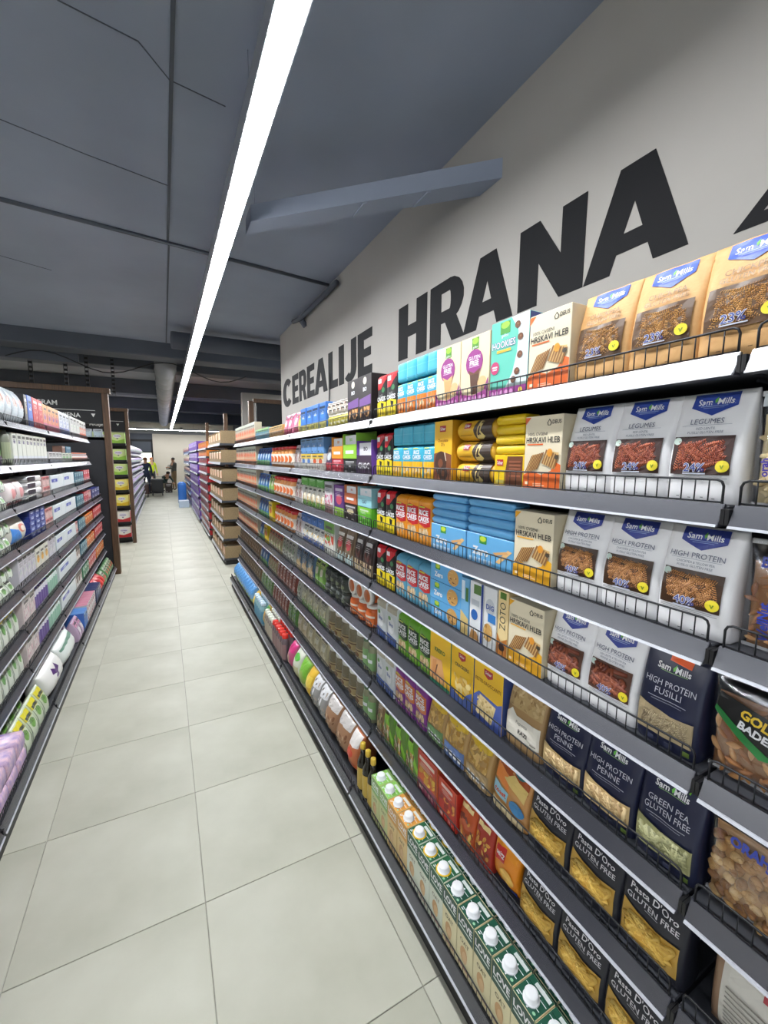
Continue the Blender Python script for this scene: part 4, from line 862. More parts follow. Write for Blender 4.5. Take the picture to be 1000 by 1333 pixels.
 'bluebox': (lambda: k_simple((62, 124, 206), .12, .15, b2=(214, 206, 110), spot=(70, 140, 220), txt=('milk', WH, .62), side=(60, 110, 180), name='biscuit_box'), 'blue biscuit box'), 'ypouch': (lambda: k_pouch((216, 206, 96), .075, .15, b1=(200, 190, 70), spot=(180, 190, 80)), 'pale yellow pouch'), 'pinkbag': (lambda: k_pouch((222, 130, 160), .11, .15, b1=(206, 70, 120), spot=(240, 226, 226), b2=(190, 60, 100)), 'pink and white sweet bag'),
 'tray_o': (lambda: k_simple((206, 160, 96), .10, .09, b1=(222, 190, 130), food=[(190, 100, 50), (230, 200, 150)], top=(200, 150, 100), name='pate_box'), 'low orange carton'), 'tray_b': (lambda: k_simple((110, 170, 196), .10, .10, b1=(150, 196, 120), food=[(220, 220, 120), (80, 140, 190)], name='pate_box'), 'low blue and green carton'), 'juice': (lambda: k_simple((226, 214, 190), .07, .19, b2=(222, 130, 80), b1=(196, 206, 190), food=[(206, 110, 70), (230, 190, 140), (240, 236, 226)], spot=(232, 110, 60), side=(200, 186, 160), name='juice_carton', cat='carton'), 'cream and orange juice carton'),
 'dkpurple': (lambda: k_display((62, 44, 66), (120, 80, 170), .15, .17, 'CHOC'), 'dark purple bar tray'), 'limebox': (lambda: k_display((150, 206, 60), (150, 210, 70), .155, .135), 'lime green bar tray'), 'orabox': (lambda: k_display((236, 150, 40), (240, 160, 40), .15, .125), 'orange bar tray'), 'redlow': (lambda: k_simple((198, 40, 64), .15, .07, txt=('BAR', WH, .5), name='bar_box'), 'low red bar box'), 'blklow': (lambda: k_simple((36, 38, 38), .155, .07, txt=('BAR', WH, .5), name='bar_box'), 'low black bar box'),
 'purp': (lambda: k_pouch((70, 60, 90), .11, .15, b1=(110, 80, 60), spot=(200, 206, 214), b2=(190, 50, 60)), 'dark purple pouch'), 'bluetop': (lambda: k_simple((104, 152, 206), .11, .095, b1=(130, 176, 222), txt=('milk', WH, .5), name='biscuit_box'), 'pale blue biscuit box'), 'numbox_b': (lambda: k_simple((226, 224, 214), .11, .10, b1=(230, 196, 50), spot=(70, 120, 190), name='cereal_box'), 'white box with a blue numeral spot'), 'numbox_o': (lambda: k_simple((228, 222, 212), .11, .10, b1=(230, 196, 50), spot=(214, 90, 40), name='cereal_box'), 'white box with an orange spot'),
 'whitetall': (lambda: k_pouch((224, 220, 220), .09, .165, b1=(214, 190, 196), spot=(150, 120, 110), food=[(120, 80, 60), (230, 226, 220), (180, 110, 120)], seed=7), 'white pouch with a dark picture'), 'redcap': (lambda: P_jar(.050, .16, (226, 150, 80), (196, 34, 40), (232, 220, 206), [('c', .5, .40, .26, .18, (214, 110, 50))], glass=False, name='cocoa_jar'), 'orange jar with red lid'), 'bluebag': (lambda: k_pouch((62, 120, 190), .12, .165, b1=(40, 70, 150), b2=(96, 170, 66), spot=(190, 214, 230)), 'blue and green bag'),
 'mintbox': (lambda: k_display((150, 206, 216), (160, 214, 222), .155, .10, 'OAT', (60, 90, 110)), 'pale mint bar tray'), 'greenlow': (lambda: k_simple((96, 176, 50), .155, .085, b1=(130, 200, 60), txt=('BAR', (240, 230, 200), .45), name='bar_box'), 'low green bar box'), 'peach': (lambda: k_display((200, 110, 70), (214, 130, 84), .145, .10), 'peach bar tray'), 'dklow': (lambda: k_simple((52, 40, 40), .145, .085, spot=(206, 190, 150), name='bar_box'), 'low dark bar box'), 'violet': (lambda: k_simple((90, 50, 120), .14, .17, b1=(110, 60, 140), b2=(150, 196, 70), spot=(190, 70, 96), name='cereal_box'), 'violet cereal box'), 'pinkwhite': (lambda: k_simple((222, 220, 222), .13, .18, b1=(190, 190, 196), food=[(196, 60, 110), (222, 130, 160), (240, 236, 240)], b2=(150, 110, 110), name='cereal_box'), 'white box with pink berries'), 'white_y': (lambda: k_pouch((226, 224, 216), .09, .135, b2=(110, 170, 60), food=[(220, 180, 90), (206, 150, 60), (240, 236, 220)], spot=(226, 214, 190), seed=11), 'white porridge bag with green base'), 'greenbox': (lambda: k_simple((84, 160, 60), .14, .05, name='cereal_box', top=(96, 170, 66)), 'green box lying on top'), 'greenbag': (lambda: k_pouch((130, 180, 84), .09, .165, b1=(190, 206, 120), spot=(226, 222, 200)), 'pale green bag'),
 'dkbag': (lambda: k_pouch((54, 44, 42), .11, .19, b2=(196, 176, 140), food=[(90, 50, 44), (60, 40, 36)], seed=13), 'dark bag with a pale base'), 'seedbag': (lambda: k_pouch((112, 92, 70), .115, .19, spot=(206, 70, 80), b2=(190, 214, 214), food=[(140, 114, 84), (92, 74, 56)], seed=14), 'brown seed bag with red label'), 'vegbag': (lambda: k_simple((222, 222, 212), .17, .19, b1=(110, 170, 70), food=[(214, 90, 50), (200, 60, 40), (90, 160, 60)], side=(200, 204, 196), name='cereal_box'), 'white box with vegetables'), 'white_b': (lambda: k_pouch((224, 224, 218), .10, .13, b2=(52, 96, 180), food=[(220, 180, 90), (240, 236, 220)], spot=(214, 214, 206), seed=15), 'white porridge bag with blue base'), 'bluelay': (lambda: k_simple((66, 118, 190), .11, .055, name='cereal_box', top=(70, 120, 190), txt=('BIO', WH, .5)), 'blue box lying on top'), 'yelbox': (lambda: k_simple((230, 200, 40), .12, .17, spot=(190, 60, 40), name='soup_box'), 'bright yellow box'),
 'orjar': (lambda: P_jar(.042, .105, (222, 104, 44), (232, 230, 224), None, [('r', 0, .1, 1, .72, (226, 112, 50)), ('r', .1, .46, .9, .56, (240, 220, 200)), ('r', .2, .2, .8, .26, (240, 190, 150))], glass=False, name='sauce_jar'), 'orange sauce jar with white lid'), 'dkjar': (lambda: P_jar(.036, .075, (46, 46, 40), (60, 66, 60), None, [('r', 0, .2, 1, .6, (70, 74, 66)), ('c', .5, .4, .2, .16, (130, 140, 110))], name='spread_jar'), 'small dark jar'), 'blkraft': (lambda: k_pouch((92, 122, 150), .12, .185, b1=(80, 110, 150), b2=(214, 190, 150), spot=(150, 170, 190), food=[(206, 180, 140), (190, 160, 110)], seed=16), 'blue and tan flour bag'), 'clearpale': (lambda: k_pouch((196, 196, 186), .09, .17, food=[(226, 224, 210), (150, 150, 130), (96, 96, 84)], seed=17, spot=(150, 170, 140)), 'pale clear bag'), 'mix_rg': (lambda: k_pouch((196, 176, 140), .085, .16, b1=(176, 70, 60), food=[(190, 206, 150), (226, 220, 200), (170, 70, 60), (110, 150, 80)], seed=18), 'red and green soup packet'), 'choc_r': (lambda: k_pouch((146, 76, 66), .09, .16, food=[(196, 120, 106), (110, 50, 46), (226, 200, 190)], seed=19, b1=(126, 60, 54)), 'reddish brown packet'), 'clear_g': (lambda: k_pouch((206, 204, 180), .125, .17, b2=(110, 170, 60), food=[(230, 228, 206), (180, 180, 140), (214, 206, 160)], seed=20, b1=(160, 156, 146)), 'clear bag with green base'),
 'brjar': (lambda: P_jar(.045, .165, (122, 104, 62), (214, 212, 204), None, [('r', 0, .14, 1, .46, (176, 156, 112)), ('r', .12, .38, .88, .42, (90, 60, 36)), ('c', .5, .27, .16, .08, (110, 76, 44)), ('r', .1, .16, .9, .18, (226, 214, 180))], name='honey_jar'), 'brown jar with pale lid'), 'grjar': (lambda: P_jar(.030, .17, (150, 150, 106), (60, 90, 50), (130, 170, 110), [('r', .2, .36, .8, .46, WH)], name='spread_jar'), 'slim jar with green label'), 'palepack': (lambda: k_pouch((206, 196, 160), .12, .17, food=[(190, 176, 130), (226, 218, 186)], seed=24, spot=(226, 222, 206)), 'pale grain bag'), 'greenpk': (lambda: k_pouch((96, 150, 70), .12, .165, b1=(60, 110, 60), food=[(130, 190, 90), (206, 214, 170), (60, 100, 150)], seed=28), 'green vegetable packet'), 'brownpk': (lambda: k_pouch((150, 122, 90), .07, .16, food=[(110, 80, 56), (206, 186, 150)], seed=29), 'tan packet'),
 # base deck
 'sack_o': (lambda: P_pillow(.10, .15, .212, (190, 110, 70), [('r', .06, .70, .94, .95, (226, 220, 216)), ('p', [(.06, .34), (.94, .28), (.94, .05), (.06, .05)], (222, 110, 60)), ('c', .5, .55, .3, .1, (200, 70, 50))], seed=51, n=3), 'orange and white sack'), 'sack_b': (lambda: P_pillow(.17, .15, .212, (150, 112, 84), [('r', .06, .78, .94, .96, (196, 190, 186)), ('sc', 24, .1, .1, .9, .7, .08, [(120, 84, 60), (180, 146, 114)], 6)], seed=52, n=3, amp=.003, rough=.2), 'clear sack of brown grain'), 'sack_s': (lambda: P_pillow(.13, .15, .212, (150, 148, 146), [('r', .06, .74, .94, .96, (214, 214, 216)), ('sc', 26, .1, .1, .9, .9, .1, [(90, 80, 74), (226, 226, 228), (170, 160, 150)], 7)], seed=53, n=3, amp=.003, rough=.15), 'silvery clear sack'), 'sack_y': (lambda: P_pillow(.11, .15, .212, (222, 180, 60), [('r', .1, .5, .9, .8, (240, 210, 90))], seed=54, n=3), 'yellow sack'), 'sack_g': (lambda: P_pillow(.15, .15, .212, (140, 170, 70), [('p', [(.06, .95), (.94, .95), (.94, .5), (.5, .7), (.06, .5)], (120, 180, 60)), ('r', .1, .1, .9, .36, (190, 196, 150))], seed=55, n=3), 'green sack'), 'sack_w': (lambda: P_pillow(.12, .15, .212, (214, 216, 200), [('c', .5, .80, .36, .10, (100, 190, 80)), ('r', .1, .1, .9, .55, (196, 190, 150))], seed=56, n=3), 'white sack with green top'), 'sack_p': (lambda: P_pillow(.12, .15, .212, (196, 90, 130), [('r', .06, .70, .94, .95, (214, 60, 130)), ('r', .3, .1, .7, .6, (190, 150, 130))], seed=57, n=3), 'pink sack'), 'b_red': (lambda: P_bottle(.030, .215, (110, 96, 100), (222, 56, 44), (150, 120, 120), neck=.6, sh=.70, capr=.024, top=.86, glassy=.3), 'bottle with wide red cap'), 'b_white': (lambda: P_bottle(.028, .21, (140, 128, 120), (226, 228, 214), (190, 180, 160), neck=.55, sh=.70, capr=.021, top=.87, glassy=.3), 'bottle with white cap'), 'b_blue': (lambda: P_bottle(.030, .215, (140, 180, 190), (206, 224, 240), (90, 150, 180), neck=.5, sh=.68, capr=.022, top=.88, glassy=.15), 'pale blue bottle with white cap'), 'sack_gy': (lambda: P_pillow(.09, .15, .212, (190, 150, 60), [('r', .06, .76, .94, .95, (60, 140, 50))], seed=58, n=3), 'yellow sack with green top'), 'sack_bl': (lambda: P_pillow(.10, .15, .212, (120, 166, 214), [('r', .06, .60, .94, .95, (96, 160, 222)), ('r', .06, .05, .94, .40, (150, 180, 130))], seed=59, n=3, amp=.003, rough=.2), 'blue drink pouch'),
 # left-hand goods
 'wipes_g': (lambda: P_pillow(.13, .10, .215, (196, 204, 210), [('r', .08, .10, .92, .42, (210, 220, 226)), ('sc', 10, .2, .5, .8, .75, .12, [(206, 130, 110), (226, 180, 170), (150, 110, 90)], 2)], seed=61, n=5, rough=.3, name='napkin_pack', cat='napkins'), 'pale grey napkin pack'), 'lbl_blue': (lambda: k_simple((64, 104, 196), .13, .215, b2=(50, 80, 160), txt=('soft', WH, .6), name='tissue_box'), 'blue tissue box'), 'lbl_red': (lambda: k_simple((208, 56, 50), .13, .215, food=[(240, 150, 130), (190, 40, 40)], b2=(196, 44, 44), name='tissue_box'), 'red tissue box'), 'lbl_dark': (lambda: k_simple((50, 48, 50), .11, .21, spot=(130, 110, 70), name='tissue_box'), 'dark tissue box'),
 'lbl_or': (lambda: k_simple((222, 150, 110), .14, .20, b1=(230, 160, 90), b2=(206, 100, 130), name='cotton_box', food=[(206, 90, 110), (226, 130, 90), (120, 80, 150)]), 'orange and pink slim box'), 'lbl_wb': (lambda: k_simple((214, 222, 230), .15, .20, b2=(84, 110, 180), food=[(110, 140, 200), (230, 232, 236)], name='cotton_box'), 'white and blue slim box'), 'lbl_ww': (lambda: k_simple((222, 224, 222), .15, .20, food=[(190, 214, 190), (236, 236, 232)], name='cotton_box'), 'white slim box'), 'lbl_wo': (lambda: k_simple((226, 226, 224), .15, .20, b2=(222, 100, 50), food=[(226, 110, 60), (232, 150, 110)], name='cotton_box'), 'white and orange slim box'),
 'gp_bag': (lambda: k_pouch((96, 150, 70), .11, .19, b1=(120, 180, 80), spot=(80, 40, 110), b2=(60, 40, 70)), 'green and purple bag'), 'dk_bot': (lambda: P_bottle(.032, .21, (110, 116, 100), (90, 96, 84), (150, 160, 130), neck=.8, sh=.72, capr=.02, top=.9, glassy=.4), 'grey green bottle'), 'heart': (lambda: k_simple((222, 226, 216), .09, .20, spot=None, food=None, name='pad_box', txt=('lac', (70, 56, 150), .74), b2=(214, 220, 226)), 'white box with purple mark'), 'lowwhite': (lambda: k_simple((220, 222, 222), .12, .095, b2=(190, 200, 214), txt=('care', (90, 100, 130), .65), name='pad_box'), 'low white box'), 'lowgreen': (lambda: k_simple((214, 224, 210), .17, .09, spot=(120, 190, 120), name='pad_box'), 'low white box with green spot'), 'tin': (lambda: P_jar(.055, .10, (150, 150, 156), (190, 110, 80), None, [('c', .5, .45, .3, .25, (206, 110, 70)), ('r', .1, .5, .9, .62, WH)], glass=False, name='cotton_tub', cat='tub'), 'grey and orange round tub'), 'tealbox': (lambda: k_simple((46, 110, 134), .25, .06, name='pad_box', top=(50, 116, 140)), 'teal box stacked on top'), 'brnbox': (lambda: k_simple((130, 96, 84), .17, .06, name='pad_box'), 'brown box stacked on top'),
 'tissue': (lambda: k_pouch((218, 226, 214), .10, .10, spot=(130, 180, 110), b1=(206, 220, 196), name='tissue_pack', d=.09, cat='tissues'), 'white and green tissue pack'), 'pinkpk': (lambda: P_pillow(.16, .10, .16, (226, 214, 214), [('c', .4, .5, .2, .2, (226, 160, 160)), ('c', .7, .55, .14, .12, (150, 110, 110)), ('r', .1, .05, .9, .18, (190, 60, 70))], seed=62, n=3, name='wipes_pack', cat='wipes'), 'pink and white wipes pack'), 'stripe': (lambda: P_flat(.33, .10, .042, (226, 226, 226), [('r', .0, .15, .52, .85, (36, 36, 46))], name='pad_pack', cat='pads', seed=3), 'white flat pack with black end'), 'longbox': (lambda: P_box(.55, .09, .15, (218, 226, 228), [('r', .06, .62, .50, .80, (76, 92, 180)), ('t', 'comfort', .28, .71, .12, (218, 226, 236), .4, .03), ('r', .05, .20, .9, .24, (180, 196, 214)), ('r', .60, .5, .62, .9, (190, 206, 210)), ('p', [(.6, 0), (1, 0), (1, .5)], (206, 220, 222))], name='pad_box'), 'long white box with blue lettering'), 'tealpk': (lambda: k_simple((60, 110, 130), .10, .07, b1=(80, 140, 150), spot=(150, 190, 200), name='pad_box'), 'teal pad box'), 'redpk': (lambda: k_simple((196, 50, 54), .12, .075, spot=(232, 224, 222), name='pad_box'), 'red pad box'), 'pinkbx': (lambda: k_simple((222, 190, 186), .10, .075, b1=(206, 110, 110), name='pad_box'), 'pale pink pad box'), 'navybx': (lambda: k_simple((36, 56, 140), .12, .036, b1=(60, 90, 170), spot=(190, 200, 226), name='pad_box'), 'flat navy box'), 'navypk': (lambda: k_simple((40, 50, 120), .2, .07, spot=(214, 220, 232), name='pad_box'), 'navy and white box'), 'wbo': (lambda: P_pillow(.20, .11, .165, (222, 218, 206), [('p', [(.05, .05), (.6, .05), (.3, .6), (.05, .7)], (80, 140, 214)), ('c', .55, .62, .2, .16, (214, 130, 110)), ('c', .6, .6, .13, .1, (236, 226, 214))], seed=63, n=3, name='diaper_pack', cat='diapers'), 'white pack with blue and orange swoosh'),
 'lilac': (lambda: k_simple((214, 210, 218), .10, .19, food=[(196, 190, 214), (226, 224, 226), (206, 214, 206)], name='pad_box', b2=(206, 204, 216)), 'pale lilac box'), 'whor': (lambda: k_simple((224, 220, 208), .12, .17, spot=(226, 170, 60), b1=(222, 222, 210), name='pad_box'), 'white box with orange spot'), 'yelgreen': (lambda: k_pouch((218, 224, 212), .10, .20, spot=(110, 160, 90), b1=(222, 210, 50), name='tissue_pack', d=.09, cat='tissues'), 'white tissue pack with yellow top'), 'pinkbox': (lambda: k_simple((220, 206, 206), .12, .18, b1=(226, 216, 214), food=[(226, 196, 200), (206, 170, 180), (230, 224, 222)], name='pad_box'), 'pale pink box'), 'purbot': (lambda: P_bottle(.030, .19, (206, 206, 214), (72, 52, 120), (110, 90, 150), neck=.7, sh=.66, capr=.024, top=.72, glassy=.3), 'white bottle with purple cap'), 'grnbot': (lambda: P_bottle(.030, .19, (206, 220, 214), (96, 150, 120), (150, 190, 170), neck=.7, sh=.66, capr=.024, top=.74, glassy=.3), 'white bottle with green cap'), 'brnwhite': (lambda: k_simple((226, 224, 220), .1, .17, spot=(110, 70, 50), b1=(70, 50, 44), name='pad_box'), 'white and brown box'), 'orbx': (lambda: k_simple((226, 130, 60), .14, .07, spot=(236, 220, 190), name='pad_box'), 'orange pad box'), 'grnbx': (lambda: k_simple((60, 130, 90), .14, .07, spot=(214, 226, 214), name='pad_box'), 'green pad box'),
 'lay_pink': (lambda: P_flat(.15, .30, .09, noisy('cotton_bag_print', (236, 200, 214), (150, 128, 196), 26, .3, bump=.1, detail=6), (), name='cotton_bag', cat='cotton wool'), 'pink and lilac cotton wool bag'), 'lay_gy': (lambda: k_pouch((214, 224, 200), .12, .17, spot=(120, 170, 80), b1=(226, 214, 50), d=.12, name='tissue_pack', cat='tissues'), 'white and yellow tissue bundle'), 'lay_w': (lambda: P_pillow(.42, .16, .18, (226, 226, 222), [('p', [(.3, .70), (.40, .86), (.5, .74), (.62, .88), (.66, .70), (.5, .6)], (80, 44, 110)), ('c', .45, .55, .08, .07, (90, 50, 120))], seed=64, n=4, name='kitchen_roll_bag', cat='kitchen rolls', amp=.003), 'large white paper roll bag with purple flowers'), 'lay_g': (lambda: P_pillow(.40, .16, .18, (220, 226, 222), [('r', .05, .05, .95, .16, (110, 160, 120)), ('p', [(.05, .84), (.95, .90), (.95, .80), (.05, .76)], (110, 150, 130))], seed=65, n=4, name='kitchen_roll_bag', cat='kitchen rolls', amp=.003), 'large white paper roll bag with green edge'), 'lay_lil': (lambda: k_pouch((206, 180, 206), .13, .17, b1=(222, 160, 190), spot=(230, 226, 230), d=.12, name='cotton_bag', cat='cotton wool'), 'lilac and pink bag'), 'lay_b': (lambda: k_simple((66, 116, 196), .09, .17, b1=(110, 160, 220), d=.2, top=(90, 140, 206), name='wipes_box', cat='wipes'), 'tall blue wipes box'), 'lay_rp': (lambda: k_simple((222, 214, 216), .085, .09, spot=(170, 60, 90), d=.2, top=(200, 130, 150), name='pad_box'), 'white and crimson box'), 'lay_n': (lambda: k_simple((40, 52, 90), .12, .16, d=.2, top=(44, 58, 100), spot=(110, 130, 170), name='pad_box'), 'dark navy box'), 'lay_r': (lambda: P_pillow(.14, .2, .16, (196, 40, 44), [('c', .5, .6, .3, .2, (222, 80, 70))], seed=66, n=3, name='wipes_pack', cat='wipes'), 'bright red bag'), 'lay_gr': (lambda: k_pouch((110, 160, 110), .13, .15, b1=(196, 206, 190), spot=(206, 80, 60), d=.14), 'green and red bag'),
}
_pc = {}
def proto(k):
    if k not in _pc: _pc[k] = KEYS[k][0]()
    return _pc[k]
NUM = ['zero', 'one', 'two', 'three', 'four', 'five', 'six', 'seven', 'eight', 'nine', 'ten', 'eleven', 'twelve', 'thirteen', 'fourteen', 'fifteen', 'sixteen']
ORD = ['', 'first', 'second', 'third', 'fourth', 'fifth', 'sixth', 'seventh', 'eighth', 'ninth', 'tenth', 'eleventh', 'twelfth', 'thirteenth', 'fourteenth', 'fifteenth', 'sixteenth']
ROWN = ['top', 'second', 'third', 'fourth', 'fifth', 'sixth', 'seventh', 'bottom']
rng = random.Random(11)
SEEN = {}
def plural(d):
    """plural of the head noun: the last word before 'with', 'of', 'showing', 'lying', 'stacked'"""
    w = d.split(' '); k = len(w)
    for i, x in enumerate(w):
        if x in ('with', 'of', 'showing', 'lying', 'stacked') and i > 0: k = i; break
    n = w[k-1]; w[k-1] = n+('es' if n[-1] in 'xs' or n[-2:] in ('ch', 'sh') else 'ies' if n.endswith('y') and n[-2] not in 'aeiou' else 's')
    return ' '.join(w)
def put(p, x, y, z, rz, sx, sy, sz, label, group):
    o = bpy.data.objects.new(p.name, p.body); COL.objects.link(o)
    o.location = (x, y, z); o.rotation_euler = (0, 0, rz); o.scale = (sx, sy, sz)
    o['label'] = label; o['category'] = p.cat
    if group: o['group'] = group
    for nm, me, kd in p.parts:
        c = bpy.data.objects.new(nm, me); COL.objects.link(c); c.parent = o
        if kd: c['kind'] = kd
    return o
def shelf_row(side, row, items):
    """items: (y_start, y_end, key, count, tiers, height or None, extra word)"""
    zs = (ZR if side > 0 else ZL)[row]+.0345
    xf = (.694 if row == 7 else .797) if side > 0 else (.667 if row == 7 else .768)
    where = '%s %s shelf' % ('right' if side > 0 else 'left', ROWN[row])
    for it in items:
        y0, y1, key, n = it[:4]; tiers = it[4] if len(it) > 4 else 1; hh = it[5] if len(it) > 5 else None; z0 = it[6] if len(it) > 6 else 0.0; back = it[7] if len(it) > 7 else 0
        p = proto(key); desc = KEYS[key][1]; wf = (y1-y0)/n; sx = (wf+(.0045 if p.name in ('pasta_bag', 'bread_bag', 'snack_bag') else -.002))/p.w; sz = (hh/p.h) if hh else 1.0
        SEEN[(side, row, key)] = SEEN.get((side, row, key), 0)+1
        for t in range(tiers):
            for i in range(n):
                for b in range(back+1):
                    y = y0+wf*(i+.5)
                    l = (n-i) if side > 0 else (i+1)            # counted from the left of the photograph
                    if tiers == 1: d = desc
                    elif tiers == 2: d = ('upper ' if t else 'lower ')+desc
                    else: d = ('topmost' if t == tiers-1 else ORD[tiers-t]+'-from-top' if t else 'lowest')+' '+desc
                    if b: d = ('back row ' if back == 1 else 'middle row ' if b == 1 else 'back row ')+d
                    if n == 1: lab = '%s on the %s' % (d, where)
                    elif n == 2: lab = '%s of the pair of %s, %s' % ('left' if l == 1 else 'right', plural(d), where)
                    else: lab = '%s of %s %s, %s' % ('leftmost' if l == 1 else 'rightmost' if l == n else ORD[l]+' from left', NUM[n] if n < 17 else str(n), plural(d), where)
                    if len(it) > 8: lab = lab+', '+it[8]
                    x = side*(xf+.0235+p.off+p.d/2+rng.uniform(0, .003)+b*(p.d+.003))
                    rz = (-pi/2 if side > 0 else pi/2)+(rng.uniform(-1, 1)*min(.02, .0012/wf) if tiers == 1 and not b else rng.uniform(-1, 1)*min(.006, .0008/wf))
                    put(p, x, y, zs+z0+t*(p.h*sz+.0006), rz, sx, 1, sz, lab, '%s on the %s' % (plural(desc), where) if n*tiers*(back+1) > 1 else None)
# ================================================================ PLANOGRAMS
def stock_right():
    R = lambda r, it: shelf_row(1, r, it)
    R(0, [(.300, .676, 'chickpea', 3), (.677, .80, 'oat_o', 1), (.802, .941, 'teal', 1), (.943, 1.073, 'gf_b', 1), (1.075, 1.202, 'gf_l', 1),
          (1.204, 1.482, 'rice_bo', 4), (1.204, 1.482, 'rice_top', 4, 1, None, .125), (1.487, 1.656, 'black', 2),
          (1.70, 1.975, 'dkbox', 2), (1.98, 2.28, 'cup', 5, 1), (1.98, 2.28, 'cup2', 5, 1, None, .067), (2.285, 2.775, 'bluebox', 4), (2.785, 2.865, 'ypouch', 1), (2.87, 2.985, 'pinkbag', 1, 1, None, 0, 0, 'near side of the joint'), (3.02, 3.24, 'pinkbag', 2),
          (3.26, 3.72, 'tray_o', 5), (3.74, 4.31, 'tray_b', 6), (4.36, 5.60, 'juice', 14)])
    R(1, [(.185, .336, 'cashew', 1), (.342, .683, 'legumes', 3), (.685, .80, 'oat_o', 1), (.803, .915, 'yface', 1), (.803, .915, 'ypack', 1, 4, None, .0865), (.917, 1.107, 'swirl', 1, 3), (1.109, 1.209, 'choco', 1),
          (1.213, 1.513, 'rice_by', 4), (1.213, 1.513, 'rice_top', 4, 1, None, .125), (1.519, 1.663, 'black', 2),
          (1.70, 1.86, 'dkpurple', 1), (1.866, 2.035, 'blklow', 1), (1.866, 2.035, 'limebox', 1, 1, None, .072), (2.041, 2.203, 'redlow', 1), (2.041, 2.203, 'orabox', 1, 1, None, .072), (2.206, 2.325, 'purp', 1),
          (2.33, 2.556, 'numbox_o', 2), (2.56, 2.786, 'numbox_b', 2), (2.33, 2.786, 'bluetop', 4, 1, None, .1015), (2.80, 2.985, 'whitetall', 2), (3.03, 3.71, 'redcap', 6), (3.74, 4.31, 'bluebag', 5), (4.36, 5.60, 'juice', 14)])
    R(2, [(.18, .328, 'almond', 1), (.333, .692, 'protein', 3), (.695, .822, 'oat_y', 1), (.826, 1.028, 'zero', 1, 1, None, 0, 0, 'right stack'), (.826, 1.028, 'zflat', 1, 4, None, .0915, 0, 'right stack'), (1.032, 1.225, 'zero', 1, 1, None, 0, 0, 'left stack'), (1.032, 1.225, 'zflat', 1, 4, None, .0915, 0, 'left stack'),
          (1.229, 1.487, 'rice_o', 3), (1.491, 1.66, 'black', 2), (1.70, 1.853, 'greenlow', 1), (1.70, 1.853, 'mintbox', 1, 1, None, .087), (1.868, 2.018, 'dklow', 1), (1.868, 2.018, 'peach', 1, 1, None, .087), (2.028, 2.174, 'violet', 1), (2.184, 2.324, 'pinkwhite', 1),
          (2.33, 2.784, 'white_y', 5), (2.33, 2.784, 'greenbox', 3, 1, None, .1365), (2.80, 2.985, 'whitetall', 2), (3.03, 3.64, 'redcap', 6), (3.66, 3.84, 'greenbag', 2), (3.87, 4.31, 'bluebag', 4), (4.36, 5.60, 'juice', 14)])
    R(3, [(.205, .356, 'gold', 1), (.361, .472, 'navy_f', 1), (.475, .704, 'penne_w', 2), (.706, .827, 'oat_y', 1), (.829, .871, 'zoto', 1), (.874, .930, 'slim_c', 1), (.933, .996, 'slim_w', 1), (.999, 1.04, 'slim_b', 1), (1.043, 1.222, 'zcookie', 1, 3),
          (1.226, 1.483, 'rice_l', 3), (1.487, 1.655, 'black', 2), (1.70, 1.92, 'dkbag', 2), (1.93, 2.165, 'seedbag', 2), (2.17, 2.344, 'vegbag', 1), (2.35, 2.80, 'white_b', 4), (2.35, 2.80, 'bluelay', 4, 1, None, .1315), (2.82, 2.985, 'whitetall', 2),
          (3.03, 3.62, 'redcap', 6), (3.68, 3.82, 'yelbox', 1), (3.87, 4.31, 'bluebag', 4), (4.36, 5.60, 'juice', 14)])
    R(4, [(.18, .338, 'walnut', 1), (.342, .456, 'navy_g', 1), (.459, .70, 'navy_p', 2), (.703, .834, 'bread', 1), (.837, .964, 'crocc', 1), (.967, 1.082, 'crack', 1), (1.085, 1.209, 'kreko', 1), (1.213, 1.461, 'rice_g', 3), (1.464, 1.655, 'tallw', 2),
          (1.70, 1.98, 'orjar', 3), (1.70, 1.98, 'lidjar', 3, 1, None, .1055), (2.02, 2.36, 'dkjar', 4, 2), (2.38, 2.56, 'greenbag', 2), (2.58, 2.985, 'blkraft', 3), (3.02, 3.40, 'clearpale', 4), (3.42, 3.90, 'mix_rg', 5), (3.92, 4.05, 'yelbox', 1), (4.07, 4.31, 'bluebag', 2), (4.36, 5.60, 'juice', 14)])
    R(5, [(.16, .305, 'tagged', 1), (.345, .733, 'pasta', 3), (.737, .871, 'toast', 1), (.888, 1.0, 'ybag3', 1), (1.004, 1.122, 'ybag2', 1), (1.126, 1.23, 'ybag1', 1), (1.234, 1.479, 'rice_p', 3), (1.482, 1.66, 'tallw', 2),
          (1.70, 1.815, 'grjar', 2), (1.82, 2.32, 'brjar', 5), (2.34, 2.86, 'clear_g', 4), (2.87, 2.985, 'clearpale', 1), (3.02, 3.60, 'choc_r', 6), (3.62, 3.95, 'mix_rg', 4), (3.97, 4.31, 'bluebag', 3), (4.36, 5.60, 'brownpk', 14)])
    R(6, [(.36, .752, 'pasta', 3), (.757, .862, 'flour', 1), (.866, .943, 'redbag', 1), (.946, 1.025, 'orbag', 1), (1.029, 1.14, 'redbox', 1), (1.143, 1.278, 'redyel', 1), (1.281, 1.592, 'lime', 3), (1.594, 1.66, 'grain', 1),
          (1.70, 1.815, 'grjar', 2), (1.82, 2.32, 'brjar', 5), (2.34, 2.985, 'palepack', 5), (3.02, 3.26, 'greenpk', 2), (3.28, 3.80, 'choc_r', 6), (3.82, 4.31, 'greenpk', 4, 1, None, 0, 0, 'beyond the brown packets'), (4.36, 5.60, 'brownpk', 14)])
